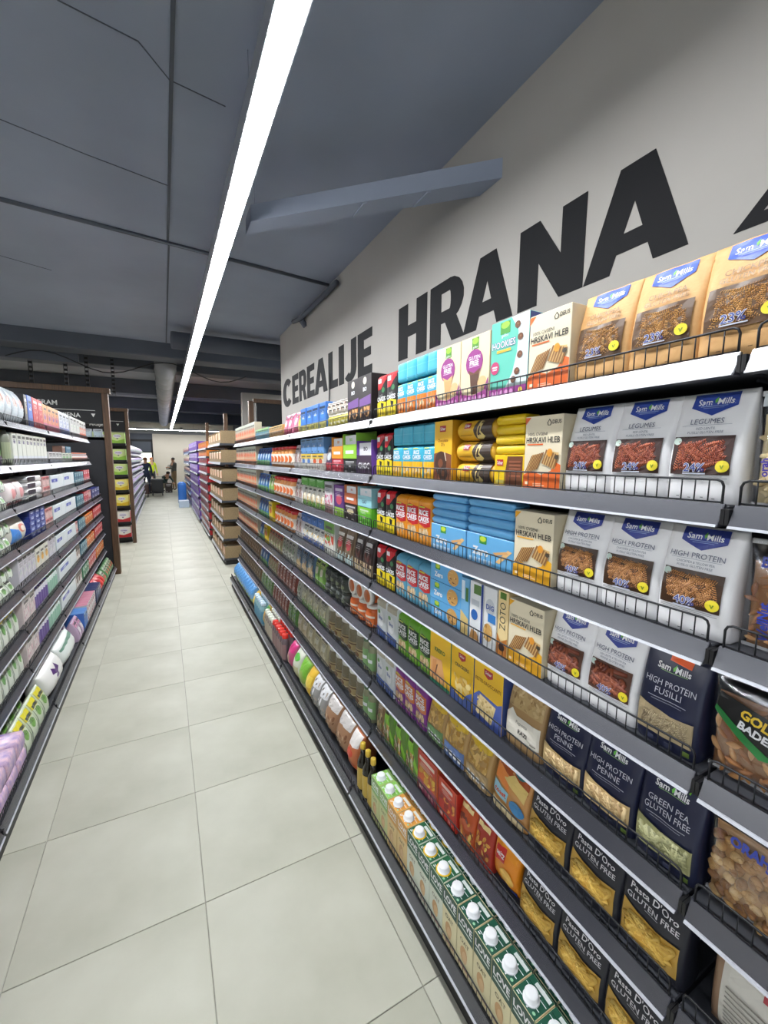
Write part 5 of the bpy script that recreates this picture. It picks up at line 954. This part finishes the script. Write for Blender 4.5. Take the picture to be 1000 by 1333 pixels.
    R(7, [(.355, .955, 'd_green', 8, 1, None, 0, 1), (.955, 1.18, 'd_yel', 3, 1, None, 0, 1), (1.18, 1.33, 'd_or', 2, 1, None, 0, 1), (1.33, 1.48, 'd_lg', 2, 1, None, 0, 1), (1.485, 1.655, 'vinegar', 3),
          (1.70, 1.80, 'sack_o', 1), (1.80, 2.14, 'sack_b', 2), (2.14, 2.39, 'sack_s', 2), (2.395, 2.50, 'sack_y', 1), (2.505, 2.65, 'sack_g', 1), (2.66, 2.80, 'sack_w', 1), (2.82, 2.94, 'sack_p', 1), (3.02, 3.38, 'b_red', 6, 1, None, 0, 2), (3.38, 3.68, 'b_white', 5, 1, None, 0, 2), (3.69, 3.79, 'sack_gy', 1), (3.80, 4.16, 'b_blue', 6, 1, None, 0, 2), (4.165, 4.275, 'sack_y', 1, 1, None, 0, 0, 'far end'), (4.36, 5.56, 'sack_bl', 11)])
def stock_left():
    L = lambda r, it: shelf_row(-1, r, it)
    L(0, [(2.86, 3.62, 'wipes_g', 6), (3.625, 3.70, 'lbl_dark', 1), (3.705, 3.82, 'lbl_blue', 1), (3.825, 4.10, 'lbl_red', 2), (4.105, 4.66, 'lbl_or', 4), (4.665, 5.12, 'lbl_wb', 3), (5.17, 5.68, 'lbl_ww', 3), (5.685, 6.12, 'lbl_wo', 3)])
    L(1, [(2.80, 3.11, 'gp_bag', 3), (3.20, 3.28, 'dk_bot', 1), (3.29, 4.115, 'heart', 9), (4.17, 4.66, 'lowwhite', 4), (4.67, 5.12, 'lowgreen', 3), (4.70, 4.84, 'brnbox', 1, 1, None, .0915), (4.86, 5.10, 'tealbox', 1, 1, None, .0915), (5.18, 6.12, 'tin', 8)])
    L(2, [(2.74, 3.10, 'tissue', 4, 2), (3.16, 3.48, 'pinkpk', 2), (3.52, 3.88, 'stripe', 1, 4), (4.16, 5.12, 'longbox', 2), (3.90, 4.11, 'pinkbx', 2, 2), (5.18, 5.70, 'tealpk', 5, 2), (5.72, 6.12, 'redpk', 3, 2)])
    L(3, [(2.70, 3.11, 'tissue', 4, 2), (3.16, 3.46, 'wbo', 1), (3.48, 3.88, 'navybx', 3, 5), (3.89, 4.11, 'pinkbx', 2, 2), (4.16, 5.12, 'longbox', 2), (5.18, 5.60, 'tealpk', 4, 2), (5.61, 5.93, 'redpk', 3, 2), (5.94, 6.12, 'pinkbx', 2, 2, None, 0, 0, 'far end'), (6.19, 6.88, 'navypk', 3, 2)])
    L(4, [(2.66, 3.08, 'tissue', 4, 2), (3.15, 3.52, 'lilac', 4), (3.53, 3.88, 'whor', 3), (4.16, 5.00, 'longbox', 2), (3.90, 4.11, 'lilac', 2, 1, None, 0, 0, 'beyond the orange spots'), (5.01, 5.12, 'pinkbx', 1, 2), (5.18, 5.58, 'tealpk', 4, 2), (5.59, 6.12, 'orbx', 4, 2), (6.19, 6.88, 'redpk', 6, 2)])
    L(5, [(2.60, 3.10, 'yelgreen', 5), (3.15, 3.42, 'pinkbox', 2), (3.43, 3.79, 'purbot', 6), (3.80, 4.11, 'grnbot', 5), (4.16, 4.90, 'longbox', 1), (4.91, 5.12, 'brnwhite', 2), (5.18, 5.58, 'tealpk', 4, 2), (5.59, 6.12, 'orbx', 4, 2), (6.19, 6.88, 'redpk', 6, 2)])
    L(6, [(2.54, 3.10, 'yelgreen', 6), (3.15, 3.42, 'pinkbox', 2), (3.43, 3.73, 'purbot', 5), (3.74, 4.11, 'grnbot', 6), (4.16, 4.78, 'longbox', 1), (4.80, 5.12, 'brnwhite', 3), (5.18, 5.58, 'grnbx', 3, 2), (5.59, 6.12, 'redpk', 5, 2), (6.19, 6.88, 'orbx', 5, 2)])
    L(7, [(1.55, 2.08, 'lay_pink', 3, 2), (2.16, 2.58, 'lay_pink', 3, 2, None, 0, 0, 'farther'), (2.60, 3.10, 'lay_gy', 4, 1, None, 0, 1), (3.16, 3.58, 'lay_w', 1, 1, None, 0, 1), (3.60, 4.04, 'lay_g', 1, 1, None, 0, 1), (4.15, 4.36, 'lay_lil', 2, 1, None, 0, 1), (4.38, 4.56, 'lay_b', 2), (4.57, 5.08, 'lay_rp', 6, 2), (5.16, 5.50, 'lay_n', 3), (5.51, 5.94, 'lay_r', 3), (5.95, 6.12, 'lay_gr', 1), (6.19, 6.88, 'lay_gr', 5, 1, None, 0, 0, 'end bay')])

# ================================================================ FAR AISLE
def flat_text(name, s, cx, cz, hgt, m, y, parent, bold=.02, mx=None):
    vs, fs, w = text2d(s, bold); k = hgt
    sx = k if not mx else min(k, mx/w)
    mb = MB(); mb.add([(cx+a*sx, y, cz+b*k) for a, b in vs], fs, m); return obj(name, mb, parent)
def sign_frames():
    WT = M((214, 214, 210), .5)
    t = empty('framed_sign', (-.66, 7.0, 0), label='dark oak frame with a black hygiene department sign at the end of left shelving', cat='sign frame')
    def rel(mb): mb.v = [(x+.66, y-7.0, z) for x, y, z in mb.v]; return mb
    mb = MB(); mb.box(-.70, 6.98, 0, -.625, 7.10, 2.56, M_WOOD, bev=.003); obj('post', rel(mb), t)
    mb = MB(); mb.box(-2.9, 6.98, 0, -2.82, 7.10, 2.56, M_WOOD, bev=.003); obj('post', rel(mb), t)
    mb = MB(); mb.box(-2.95, 6.97, 2.53, -.60, 7.11, 2.60, M_WOOD, bev=.003); obj('top_beam', rel(mb), t)
    mb = MB(); mb.box(-2.82, 7.00, 2.12, -.70, 7.06, 2.53, M_BLK); obj('header_panel', rel(mb), t)
    mb = MB(); mb.box(-2.82, 7.00, 0, -.70, 7.06, 1.94, M_BACK); mb.box(-2.82, 7.0, 1.90, -.70, 7.30, 1.94, M_BACK); obj('lower_panel', rel(mb), t)
    mb = MB(); mb.box(-1.9, 6.996, 2.291, -.785, 7.0, 2.297, WT); obj('divider_line', rel(mb), t)
    for s, cx, cz, h in (('PROGRAM', -1.385, 2.375, .058), ('HIGIJENA', -1.113, 2.225, .055)):
        o = flat_text('lettering', s, cx+.66, cz, h, WT, -.006, t)
    mb = MB(); mb.prism([(-.833, 2.252), (-.785, 2.252), (-.809, 2.205)], 6.992, 6.999, WT, 'y'); obj('arrow', rel(mb), t)
    for i, x in enumerate((-1.02, -.90, -.78)):
        p = Pk('bw'); put(p, x, 7.08, 1.9405, 0, 1, 1, 1, '%s of three pale packs above the black panel under the sign' % ('leftmost', 'middle', 'rightmost')[i], 'packs under the sign')
    # second frame: endcap with a column of green, yellow and red boxes
    t = empty('endcap_shelving', (-.75, 9.5, 0), label='narrow endcap shelving between dark posts holding green, yellow and red boxes', cat='shelving')
    def rel2(mb): mb.v = [(x+.75, y-9.5, z) for x, y, z in mb.v]; return mb
    for x in (-.575, -1.55):
        mb = MB(); mb.box(x-.03, 9.44, 0, x+.03, 9.56, 2.56, M_WOOD, bev=.003); obj('post', rel2(mb), t)
    mb = MB(); mb.box(-1.6, 9.43, 2.52, -.54, 9.57, 2.58, M_WOOD, bev=.003); obj('top_beam', rel2(mb), t)
    mb = MB(); mb.box(-1.52, 9.47, 2.15, -.605, 9.52, 2.52, M_BLK); obj('header_panel', rel2(mb), t)
    mb = MB(); mb.box(-1.3, 9.466, 2.335, -.63, 9.47, 2.341, WT); obj('divider_line', rel2(mb), t)
    flat_text('lettering', 'HIGIJENA', -1.0+.75, 2.27, .055, WT, -.036, t)
    mb = MB(); mb.prism([(-.745, 2.292), (-.70, 2.292), (-.722, 2.25)], 9.463, 9.469, WT, 'y'); obj('arrow', rel2(mb), t)
    mb = MB(); mb.box(-1.5, 9.95, 0, -.62, 9.98, 2.15, M_BACK); obj('back_panel', rel2(mb), t)
    zb = [1.93, 1.615, 1.335, 1.04, .735, .42, .115]
    for z in zb:
        mb = MB(); mb.box(-1.5, 9.49, z-.035, -.62, 9.95, z, M_SHELF); mb.box(-1.5, 9.482, z-.045, -.62, 9.49, z, M_BLK); obj('shelf', rel2(mb), t)
    mb = MB(); mb.box(-1.5, 9.6, 0, -.62, 9.9, .07, M_BLK); obj('kick_plate', rel2(mb), t)
    cols = ['lime', 'lime', 'lime', 'yellow', 'yellow', 'red', 'red']
    for r, z in enumerate(zb):
        for i in range(3):
            x = -.755-.265*i
            put(Pk('wb_'+cols[r]), x, 9.62, z+.0005, 0, 1, 1, 1.02, '%s and white wipes box, %s on the %s endcap shelf behind the hygiene sign' % (cols[r], ('rightmost', 'middle', 'leftmost')[i], ROWN[r] if r < 6 else 'bottom'), 'wipes boxes on the endcap')
_pk = {}
def Pk(k):
    if k in _pk: return _pk[k]
    if k == 'bw': p = k_simple((190, 206, 214), .10, .11, b1=(214, 220, 226), name='wipes_pack', cat='wipes')
    elif k.startswith('wb_'):
        c = {'lime': (150, 196, 70), 'yellow': (226, 190, 40), 'red': (196, 44, 48)}[k[3:]]; c2 = {'lime': (206, 222, 150), 'yellow': (240, 226, 130), 'red': (232, 226, 216)}[k[3:]]
        p = P_box(.25, .22, .20, c2, [('p', [(0, 0), (1, 0), (1, .42), (.5, .22), (0, .36)], c), ('c', .52, .66, .26, .16, (220, 214, 226)), ('t', 'violeta', .52, .67, .13, (90, 70, 120), .46, .02), ('p', [(.44, .48), (.60, .48), (.52, .36)], (90, 80, 130))], side=c, name='wipes_box', cat='wipes')
    elif k == 'crate':
        mb = MB(); w, d, h = .36, .30, .19; q = .004
        mb.box(-w/2, -d/2, 0, w/2, d/2, q, M_CARD); mb.box(-w/2, -d/2, 0, -w/2+q, d/2, h, M_CARD); mb.box(w/2-q, -d/2, 0, w/2, d/2, h, M_CARD); mb.box(-w/2, d/2-q, 0, w/2, d/2, h, M_CARD); mb.box(-w/2, -d/2, 0, w/2, -d/2+q, .05, M_CARD)
        g = MB(); rg = random.Random(4)
        for i in range(6): g.box(-w/2+.01+i*.057, -d/2+.008, .005, -w/2+.062+i*.057, -d/2+.06, .165+rg.uniform(-.01, .01), M(((222, 206, 180), (226, 140, 80), (232, 226, 214))[i % 3], .4), bev=.006)
        f = MB(); f.box(-w/2+.01, -d/2+.08, .005, w/2-.01, d/2-.01, .15, M((206, 190, 160), .5), bev=.004)
        p = Pr(mb.mesh('cardboard_crate'), [('snack_bags', g.mesh('snack_bags'), None), ('rear_bags', f.mesh('rear_bags'), None)], w, h, d, 'cardboard_crate', 'crate')
    elif k == 'candy_o': p = k_simple((226, 130, 40), .40, .13, .26, b2=(206, 90, 40), side=(222, 130, 50), name='wafer_carton', txt=('WAFER', (250, 230, 180), .6))
    elif k == 'candy_r': p = k_simple((176, 36, 42), .40, .13, .26, b2=(120, 26, 34), side=(170, 34, 42), name='wafer_carton', txt=('WAFER', (240, 210, 190), .6))
    elif k == 'choc_p': p = k_simple((108, 66, 164), .40, .22, .26, b1=(150, 120, 200), spot=(214, 200, 230), side=(100, 62, 156), name='chocolate_carton')
    elif k == 'mix_b': p = k_simple((52, 84, 140), .42, .20, .26, b1=(214, 170, 140), spot=(200, 90, 60), side=(40, 60, 100), name='snack_carton')
    elif k == 'roll': p = P_pillow(.44, .26, .26, (220, 216, 226), [('r', .1, .55, .9, .8, (170, 150, 200)), ('c', .5, .4, .2, .14, (140, 190, 140)), ('r', .06, .05, .94, .16, (150, 130, 190))], name='toilet_roll_pack', cat='toilet rolls', n=4, seed=71)
    _pk[k] = p; return p
def far_unit(side, y0, y1, xf, zs, key, n, label, prodlabel, depth=.4, topz=None):
    t = empty('gondola', (side*xf, (y0+y1)/2, 0), 0 if side > 0 else pi, label=label, cat='shelving'); W = y1-y0
    mb = MB(); mb.box(depth, -W/2, .06, depth+.03, W/2, topz or zs[0]+.22, M_BACK); obj('back_panel', mb, t)
    mb = MB(); mb.box(.03, -W/2+.01, 0, depth, W/2-.01, .07, M_BLK); obj('kick_plate', mb, t)
    sm = MB(); sm.box(.006, -W/2, -.03, depth, W/2, 0, M_SHELF); sm = sm.mesh('shelf')
    rm = MB(); rm.prism([(0, -.035), (.009, .004), (.014, .004), (.014, -.035)], -W/2+.004, W/2-.004, M_RAIL, 'y'); rm.prism([(-.003, -.034), (.0065, .004), (.008, .004), (-.001, -.034)], -W/2+.006, W/2-.006, M_LIP, 'y'); rm = rm.mesh('price_rail')
    p = Pk(key[0]) ; wf = W/n
    for r, z in enumerate(zs):
        o = link('shelf', sm, t, (0, 0, z)); link('price_rail', rm, o)
        p = Pk(key[min(r, len(key)-1)])
        for i in range(n):
            y = y0+wf*(i+.5); l = (n-i) if side > 0 else (i+1)
            put(p, side*(xf+.02+p.d/2), y, z+.0005, -pi/2 if side > 0 else pi/2, (wf-.006)/p.w, 1, min(1, ((zs[r-1]-z-.045)/p.h) if r else 1), '%s, %s from left on the %s shelf' % (prodlabel[min(r, len(prodlabel)-1)], ORD[l] if l <= 16 else str(l)+'th', ('top', 'second', 'third', 'fourth', 'fifth', 'sixth', 'seventh', 'eighth', 'ninth', 'tenth', 'eleventh')[r] if r < len(zs)-1 else 'bottom'), prodlabel[min(r, len(prodlabel)-1)]+' shelves')
    return t
def far_aisle():
    far_unit(1, 6.84, 8.72, .762, [1.887, 1.598, 1.3065, 1.012, .714, .414, .104], ['crate'], 5, 'gondola full of brown cardboard crates behind the right row', ['brown crate of snack bags behind the right row'], depth=.36)
    far_unit(1, 9.09, 11.2, .752, [1.863, 1.696, 1.544, 1.36, 1.176, .991, .805, .618, .43, .24, .104], ['candy_o', 'candy_o', 'candy_r'], 5, 'gondola of orange and red wafer cartons beyond the crates', ['orange wafer carton beyond the crates', 'orange wafer carton beyond the crates', 'red wafer carton beyond the crates'])
    far_unit(1, 11.58, 15.0, .738, [1.86, 1.57, 1.27, .98, .69, .39, .104], ['choc_p'], 8, 'gondola of purple chocolate cartons beyond the red ones', ['purple chocolate carton far along the right'])
    far_unit(1, 15.4, 19.6, .745, [1.80, 1.46, 1.12, .78, .44, .104], ['mix_b'], 9, 'farthest right gondola of blue and brown snack cartons', ['blue snack carton at the far right'])
    far_unit(-1, 10.05, 18.9, .665, [1.75, 1.47, 1.20, .92, .64, .37, .10], ['roll'], 16, 'long gondola of toilet rolls behind the endcap', ['white and lilac toilet roll pack behind the endcap'])
    p = P_slim(.40, .28, .78, (50, 110, 190), [('r', .1, .3, .9, .8, (80, 150, 220)), ('c', .5, .55, .25, .12, WH)], name='bulk_sack', cat='sack', seed=72)
    put(p, .555, 17.0, 0.0, -pi/2, 1, 1, 1, 'tall blue bulk sack standing on the floor at the far right', None)
    p = k_simple((190, 206, 222), .5, .22, .3, b2=(120, 160, 200), name='water_multipack', cat='multipack', top=(206, 216, 226)); put(p, .55, 15.75, 0.0, -pi/2, 1, 1, 1, 'pale blue multipack standing on the floor before the far right gondola', None)
    # wooden posts and black board behind the right row
    for i, (x, y) in enumerate(((1.12, 8.85), (1.22, 6.72), (1.0, 11.35))):
        mb = MB(); mb.box(-.035, -.05, 0, .035, .05, 2.52, M_WOOD, bev=.003); mb.box(-.06, -.07, 0, .06, .07, .012, M_BLK)
        tag(obj('oak_post', mb, None, (x, y, 0)), 'dark oak post %s' % ('between the crates and the red cartons', 'just before the gondola of brown crates', 'between the red and the purple cartons')[i], 'post')
    mb = MB(); mb.box(1.30, 6.7, 2.15, 2.6, 6.76, 2.5, M_BLK); mb.box(1.26, 6.68, 2.5, 2.6, 6.78, 2.56, M_WOOD); mb.box(2.52, 6.68, 0, 2.6, 6.78, 2.5, M_WOOD)
    tag(obj('sign_board', mb), 'black sign board in an oak frame behind the end of the grey wall', 'sign')
    mb = MB(); mb.box(1.5, 9.2, 0, 3.6, 9.35, 3.0, M_WALL); struct('wall_inner', mb)

# ---------------------------------------------------------------- people
def person(label, loc, rz, J, shirt, trousers, hair, skin=(206, 160, 130), shoes=(50, 40, 36)):
    """J: joint positions (local, facing -y). One skinned surface, coloured by body region."""
    ed = [('pelvis', 'spine'), ('spine', 'chest'), ('chest', 'neck'), ('neck', 'head'), ('head', 'crown')]
    rad = dict(pelvis=.135, spine=.125, chest=.145, neck=.055, head=.082, crown=.070)
    for s in 'lr':
        ed += [('chest', 'sh_'+s), ('sh_'+s, 'el_'+s), ('el_'+s, 'wr_'+s), ('wr_'+s, 'pa_'+s), ('pelvis', 'hip_'+s), ('hip_'+s, 'kn_'+s), ('kn_'+s, 'an_'+s), ('an_'+s, 'toe_'+s)]
        rad.update({'sh_'+s: .062, 'el_'+s: .043, 'wr_'+s: .028, 'pa_'+s: .030, 'hip_'+s: .095, 'kn_'+s: .060, 'an_'+s: .042, 'toe_'+s: .034})
        P, W = Vector(J['pa_'+s]), Vector(J['wr_'+s]); d = (P-W).normalized(); a = d.cross(Vector((0, 0, 1)))
        a = a.normalized() if a.length > 1e-3 else Vector((1, 0, 0)); b = d.cross(a)
        for k, (o, l) in enumerate(((-.026, .062), (-.009, .074), (.009, .070), (.026, .056))):
            q = P+a*o+d*.015; J['f%d1_%s' % (k, s)] = q+d*l*.5; J['f%d2_%s' % (k, s)] = q+d*l*.85+b*l*.35
            ed += [('pa_'+s, 'f%d1_%s' % (k, s)), ('f%d1_%s' % (k, s), 'f%d2_%s' % (k, s))]; rad['f%d1_%s' % (k, s)] = .0095; rad['f%d2_%s' % (k, s)] = .008
        J['th_'+s] = W+(P-W)*.4+a*(.05 if s == 'l' else -.05)+d*.03; ed.append(('wr_'+s, 'th_'+s)); rad['th_'+s] = .010
    names = ['pelvis']+[n for n in J if n != 'pelvis']; ix = {n: i for i, n in enumerate(names)}
    me = bpy.data.meshes.new('person'); me.from_pydata([tuple(J[n]) for n in names], [(ix[a], ix[b]) for a, b in ed], [])
    o = bpy.data.objects.new('tmp', me); COL.objects.link(o); sk = o.modifiers.new('skin', 'SKIN')
    for n in names:
        sv = me.skin_vertices[0].data[ix[n]]; r = rad[n]; sv.radius = (r*.82, r) if n in ('pelvis', 'spine', 'chest') else (r, r)
    me.skin_vertices[0].data[0].use_root = True
    sub = o.modifiers.new('sub', 'SUBSURF'); sub.levels = 1; sub.render_levels = 1
    out = bpy.data.meshes.new_from_object(o.evaluated_get(bpy.context.evaluated_depsgraph_get())); bpy.data.objects.remove(o)
    out.materials.clear()
    for c in (skin, shirt, trousers, shoes): out.materials.append(M(c, .7))
    reg = {'pelvis': 2, 'spine': 1, 'chest': 1, 'neck': 0, 'head': 0, 'crown': 0}
    def seg(a, b, p):
        ab = b-a; t = max(0, min(1, (p-a).dot(ab)/max(ab.length_squared, 1e-9))); return (p-(a+ab*t)).length
    for f in out.polygons:
        best = None
        for a, b in ed:
            dd = seg(Vector(J[a]), Vector(J[b]), f.center)/max(rad[a], .02)
            if best is None or dd < best[0]: best = (dd, a, b)
        a, b = best[1], best[2]
        if a.startswith(('hip', 'kn')) or b.startswith('hip'): r = 2
        elif a.startswith('an'): r = 3
        elif a.startswith(('sh', 'el')) or b.startswith('sh') or (a in ('pelvis', 'spine', 'chest') and b != 'neck'): r = 1
        else: r = 0
        f.material_index = r; f.use_smooth = True
    p = link('person', out, None, loc, rz); tag(p, label, 'person')
    H = Vector(J['head']); U = (Vector(J['crown'])-H).normalized()
    h = MB(); c = H+U*.055+Vector((0, .016, 0)); h.ellips(c, .088, .092, .075, M(hair, .8), 10, 6); obj('hair', h, p)
    fc = MB()
    for s in (-1, 1): fc.ellips(H+Vector((s*.03, -.076, .025)), .010, .006, .007, M((40, 34, 30)), 6, 4); fc.ellips(H+Vector((s*.084, .005, .01)), .010, .018, .026, M(skin, .7), 6, 4)
    fc.ellips(H+Vector((0, -.088, .0)), .011, .014, .020, M(skin, .7), 6, 4); fc.ellips(H+Vector((0, -.076, -.035)), .022, .006, .006, M((150, 90, 84)), 6, 4); obj('face', fc, p)
    return p
def stand_joints(arms='hold'):
    J = dict(pelvis=Vector((0, 0, .90)), spine=Vector((0, .01, 1.10)), chest=Vector((0, .02, 1.30)), neck=Vector((0, 0, 1.45)), head=Vector((0, -.02, 1.54)), crown=Vector((0, -.015, 1.61)))
    for s, k in (('l', 1), ('r', -1)):
        J.update({'sh_'+s: Vector((k*.19, .02, 1.36)), 'hip_'+s: Vector((k*.095, 0, .85)), 'kn_'+s: Vector((k*.11, -.01, .47)), 'an_'+s: Vector((k*.12, .03, .08)), 'toe_'+s: Vector((k*.135, -.12, .035))})
        if arms == 'hold': J.update({'el_'+s: Vector((k*.24, -.02, 1.08)), 'wr_'+s: Vector((k*.14, -.24, 1.14)), 'pa_'+s: Vector((k*.09, -.31, 1.17))})
        else: J.update({'el_'+s: Vector((k*.25, .03, 1.08)), 'wr_'+s: Vector((k*.26, -.03, .85)), 'pa_'+s: Vector((k*.26, -.06, .77))})
    return J
def people():
    person('person in grey green shirt and khaki trousers standing near the far wall', (.45, 24.1, 0), radians(-62), stand_joints('hold'), (98, 98, 92), (150, 126, 96), (70, 62, 56))
    mb = MB(); mb.box(-.10, -.008, 0, .10, .008, .26, M((60, 56, 54)), bev=.003); b = MB(); b.box(-.09, -.0095, .01, .09, -.0082, .24, M((214, 210, 200)))
    t = obj('clipboard', mb, None, (.16, 23.95, 1.06), radians(-62)); t.rotation_euler[0] = radians(-25); obj('sheet', b, t); tag(t, 'dark clipboard held by the person standing near the far wall', 'clipboard')
    J = dict(pelvis=Vector((0, .05, .30)), spine=Vector((0, -.02, .50)), chest=Vector((0, -.14, .68)), neck=Vector((0, -.24, .80)), head=Vector((0, -.30, .87)), crown=Vector((0, -.34, .92)))
    for s, k in (('l', 1), ('r', -1)): J.update({'sh_'+s: Vector((k*.19, -.16, .72)), 'el_'+s: Vector((k*.25, -.30, .52)), 'wr_'+s: Vector((k*.16, -.46, .42)), 'pa_'+s: Vector((k*.14, -.53, .40)), 'hip_'+s: Vector((k*.10, .02, .28)), 'kn_'+s: Vector((k*.17, -.36, .38)), 'an_'+s: Vector((k*.16, -.06, .08)), 'toe_'+s: Vector((k*.17, -.22, .035))})
    person('person in a dark green top crouching on the floor by the trolleys', (.0, 23.6, 0), radians(35), J, (40, 62, 58), (150, 140, 120), (36, 30, 28))
    person('person in navy work clothes standing beside the end of the left gondola', (-.72, 21.9, 0), radians(160), stand_joints('down'), (40, 56, 84), (36, 44, 66), (150, 96, 60))
    p = person('person wearing a bright yellow safety vest in front of the glazed door', (-.55, 25.2, 0), radians(30), stand_joints('down'), (206, 226, 40), (60, 64, 70), (190, 120, 80))
    # trolleys and goods on the floor
    def trolley(x, y, w, h, label, c):
        t = empty('roll_container', (x, y, 0), label=label, cat='trolley')
        mb = MB(); mb.box(-w/2, -.3, .14, w/2, .3, .18, M(c)); obj('base_plate', mb, t)
        mb = MB(); mb.box(-w/2+.02, -.27, .18, w/2-.02, .27, h*.86, M(c, .5), bev=.015); obj('bin', mb, t)
        mb = MB(); mb.box(-w/2, -.29, h*.86, w/2, .29, h*.92, M((96, 98, 100), .4), bev=.008); obj('rim', mb, t)
        mb = MB(); mb.tube([(-w/2+.03, .3, .15), (-w/2+.03, .34, h), (w/2-.03, .34, h), (w/2-.03, .3, .15)], .014, M((60, 62, 64), .4, .4), 6); obj('handle', mb, t)
        for sx in (-1, 1):
            for sy in (-1, 1):
                mb = MB(); X, Y = sx*(w/2-.06), sy*.24; mb.lathe([(.045, -.015), (.06, -.008), (.06, .008), (.045, .015)], M_BLK, 12)
                mb.v = [(X+b, Y+a, .061+c2) for a, c2, b in mb.v]; mb.box(X-.02, Y-.012, .05, X+.02, Y+.012, .14, M((110, 112, 114), .3, .6)); obj('wheel', mb, t)
        return t
    trolley(-.28, 21.0, .50, .80, 'black wheeled roll container parked in the far aisle', (36, 38, 40))
    trolley(-.72, 20.4, .28, .62, 'dark brown wheeled roll container beside the left gondola end', (64, 44, 40))
    for i, (x, y, s, c) in enumerate(((.17, 22.6, .20, (60, 50, 44)), (-.66, 22.9, .24, (90, 74, 62)), (-.28, 22.4, .18, (70, 70, 74)))):
        p = k_simple(c, .3, s+.25, .25, b1=(c[0]+30, c[1]+26, c[2]+20), name='goods_bag'); put(p, x, y, 0, .3*i, 1, 1, 1, ('dark goods carton right of', 'brown goods carton left of', 'grey goods carton between the others by')[i]+' the crouching person', None)
    p = k_simple((206, 200, 196), .5, .5, .3, b1=(190, 180, 196), name='goods_bag'); put(p, .3, 25.3, 0, 0, 1, 1, 1.6, 'pale tall carton against the far wall behind the standing person', None)
    mb = MB(); mb.box(-.06, -.03, 0, .06, .03, .05, M_BLK, bev=.005); tag(obj('wall_camera', mb, None, (.95, 25.27, 3.2)), 'small black camera on the pale bulkhead at the far end', 'camera')

# ================================================================ BUILD
build_shell()
strip_lamp(.349, 2.80, .25, 18.8, 'long white linear lamp hanging above the aisle')
strip_lamp(-2.55, 2.80, -2.2, 6.2, 'added unseen linear lamp over the left neighbouring aisle, lighting ceiling and wall')  # out of view, added to light the ceiling and right wall
strip_lamp(-2.55, 2.80, 8.6, 18.4, 'added hidden linear lamp behind the sign frames, brightening the far ceiling')  # added out of sight to lift the dark far ceiling
strip_lamp(2.7, 2.95, 6.9, 11.4, 'added hidden linear lamp behind the grey wall, brightening the far ceiling')  # extra lamp added behind the wall to brighten the far end
strip_lamp(.9, 3.06, -2.4, 2.4, 'linear lamp closest to the pale far wall', rot=(.6, 24.6))
build_shelving()
stock_right(); stock_left()
sign_frames(); far_aisle(); people()
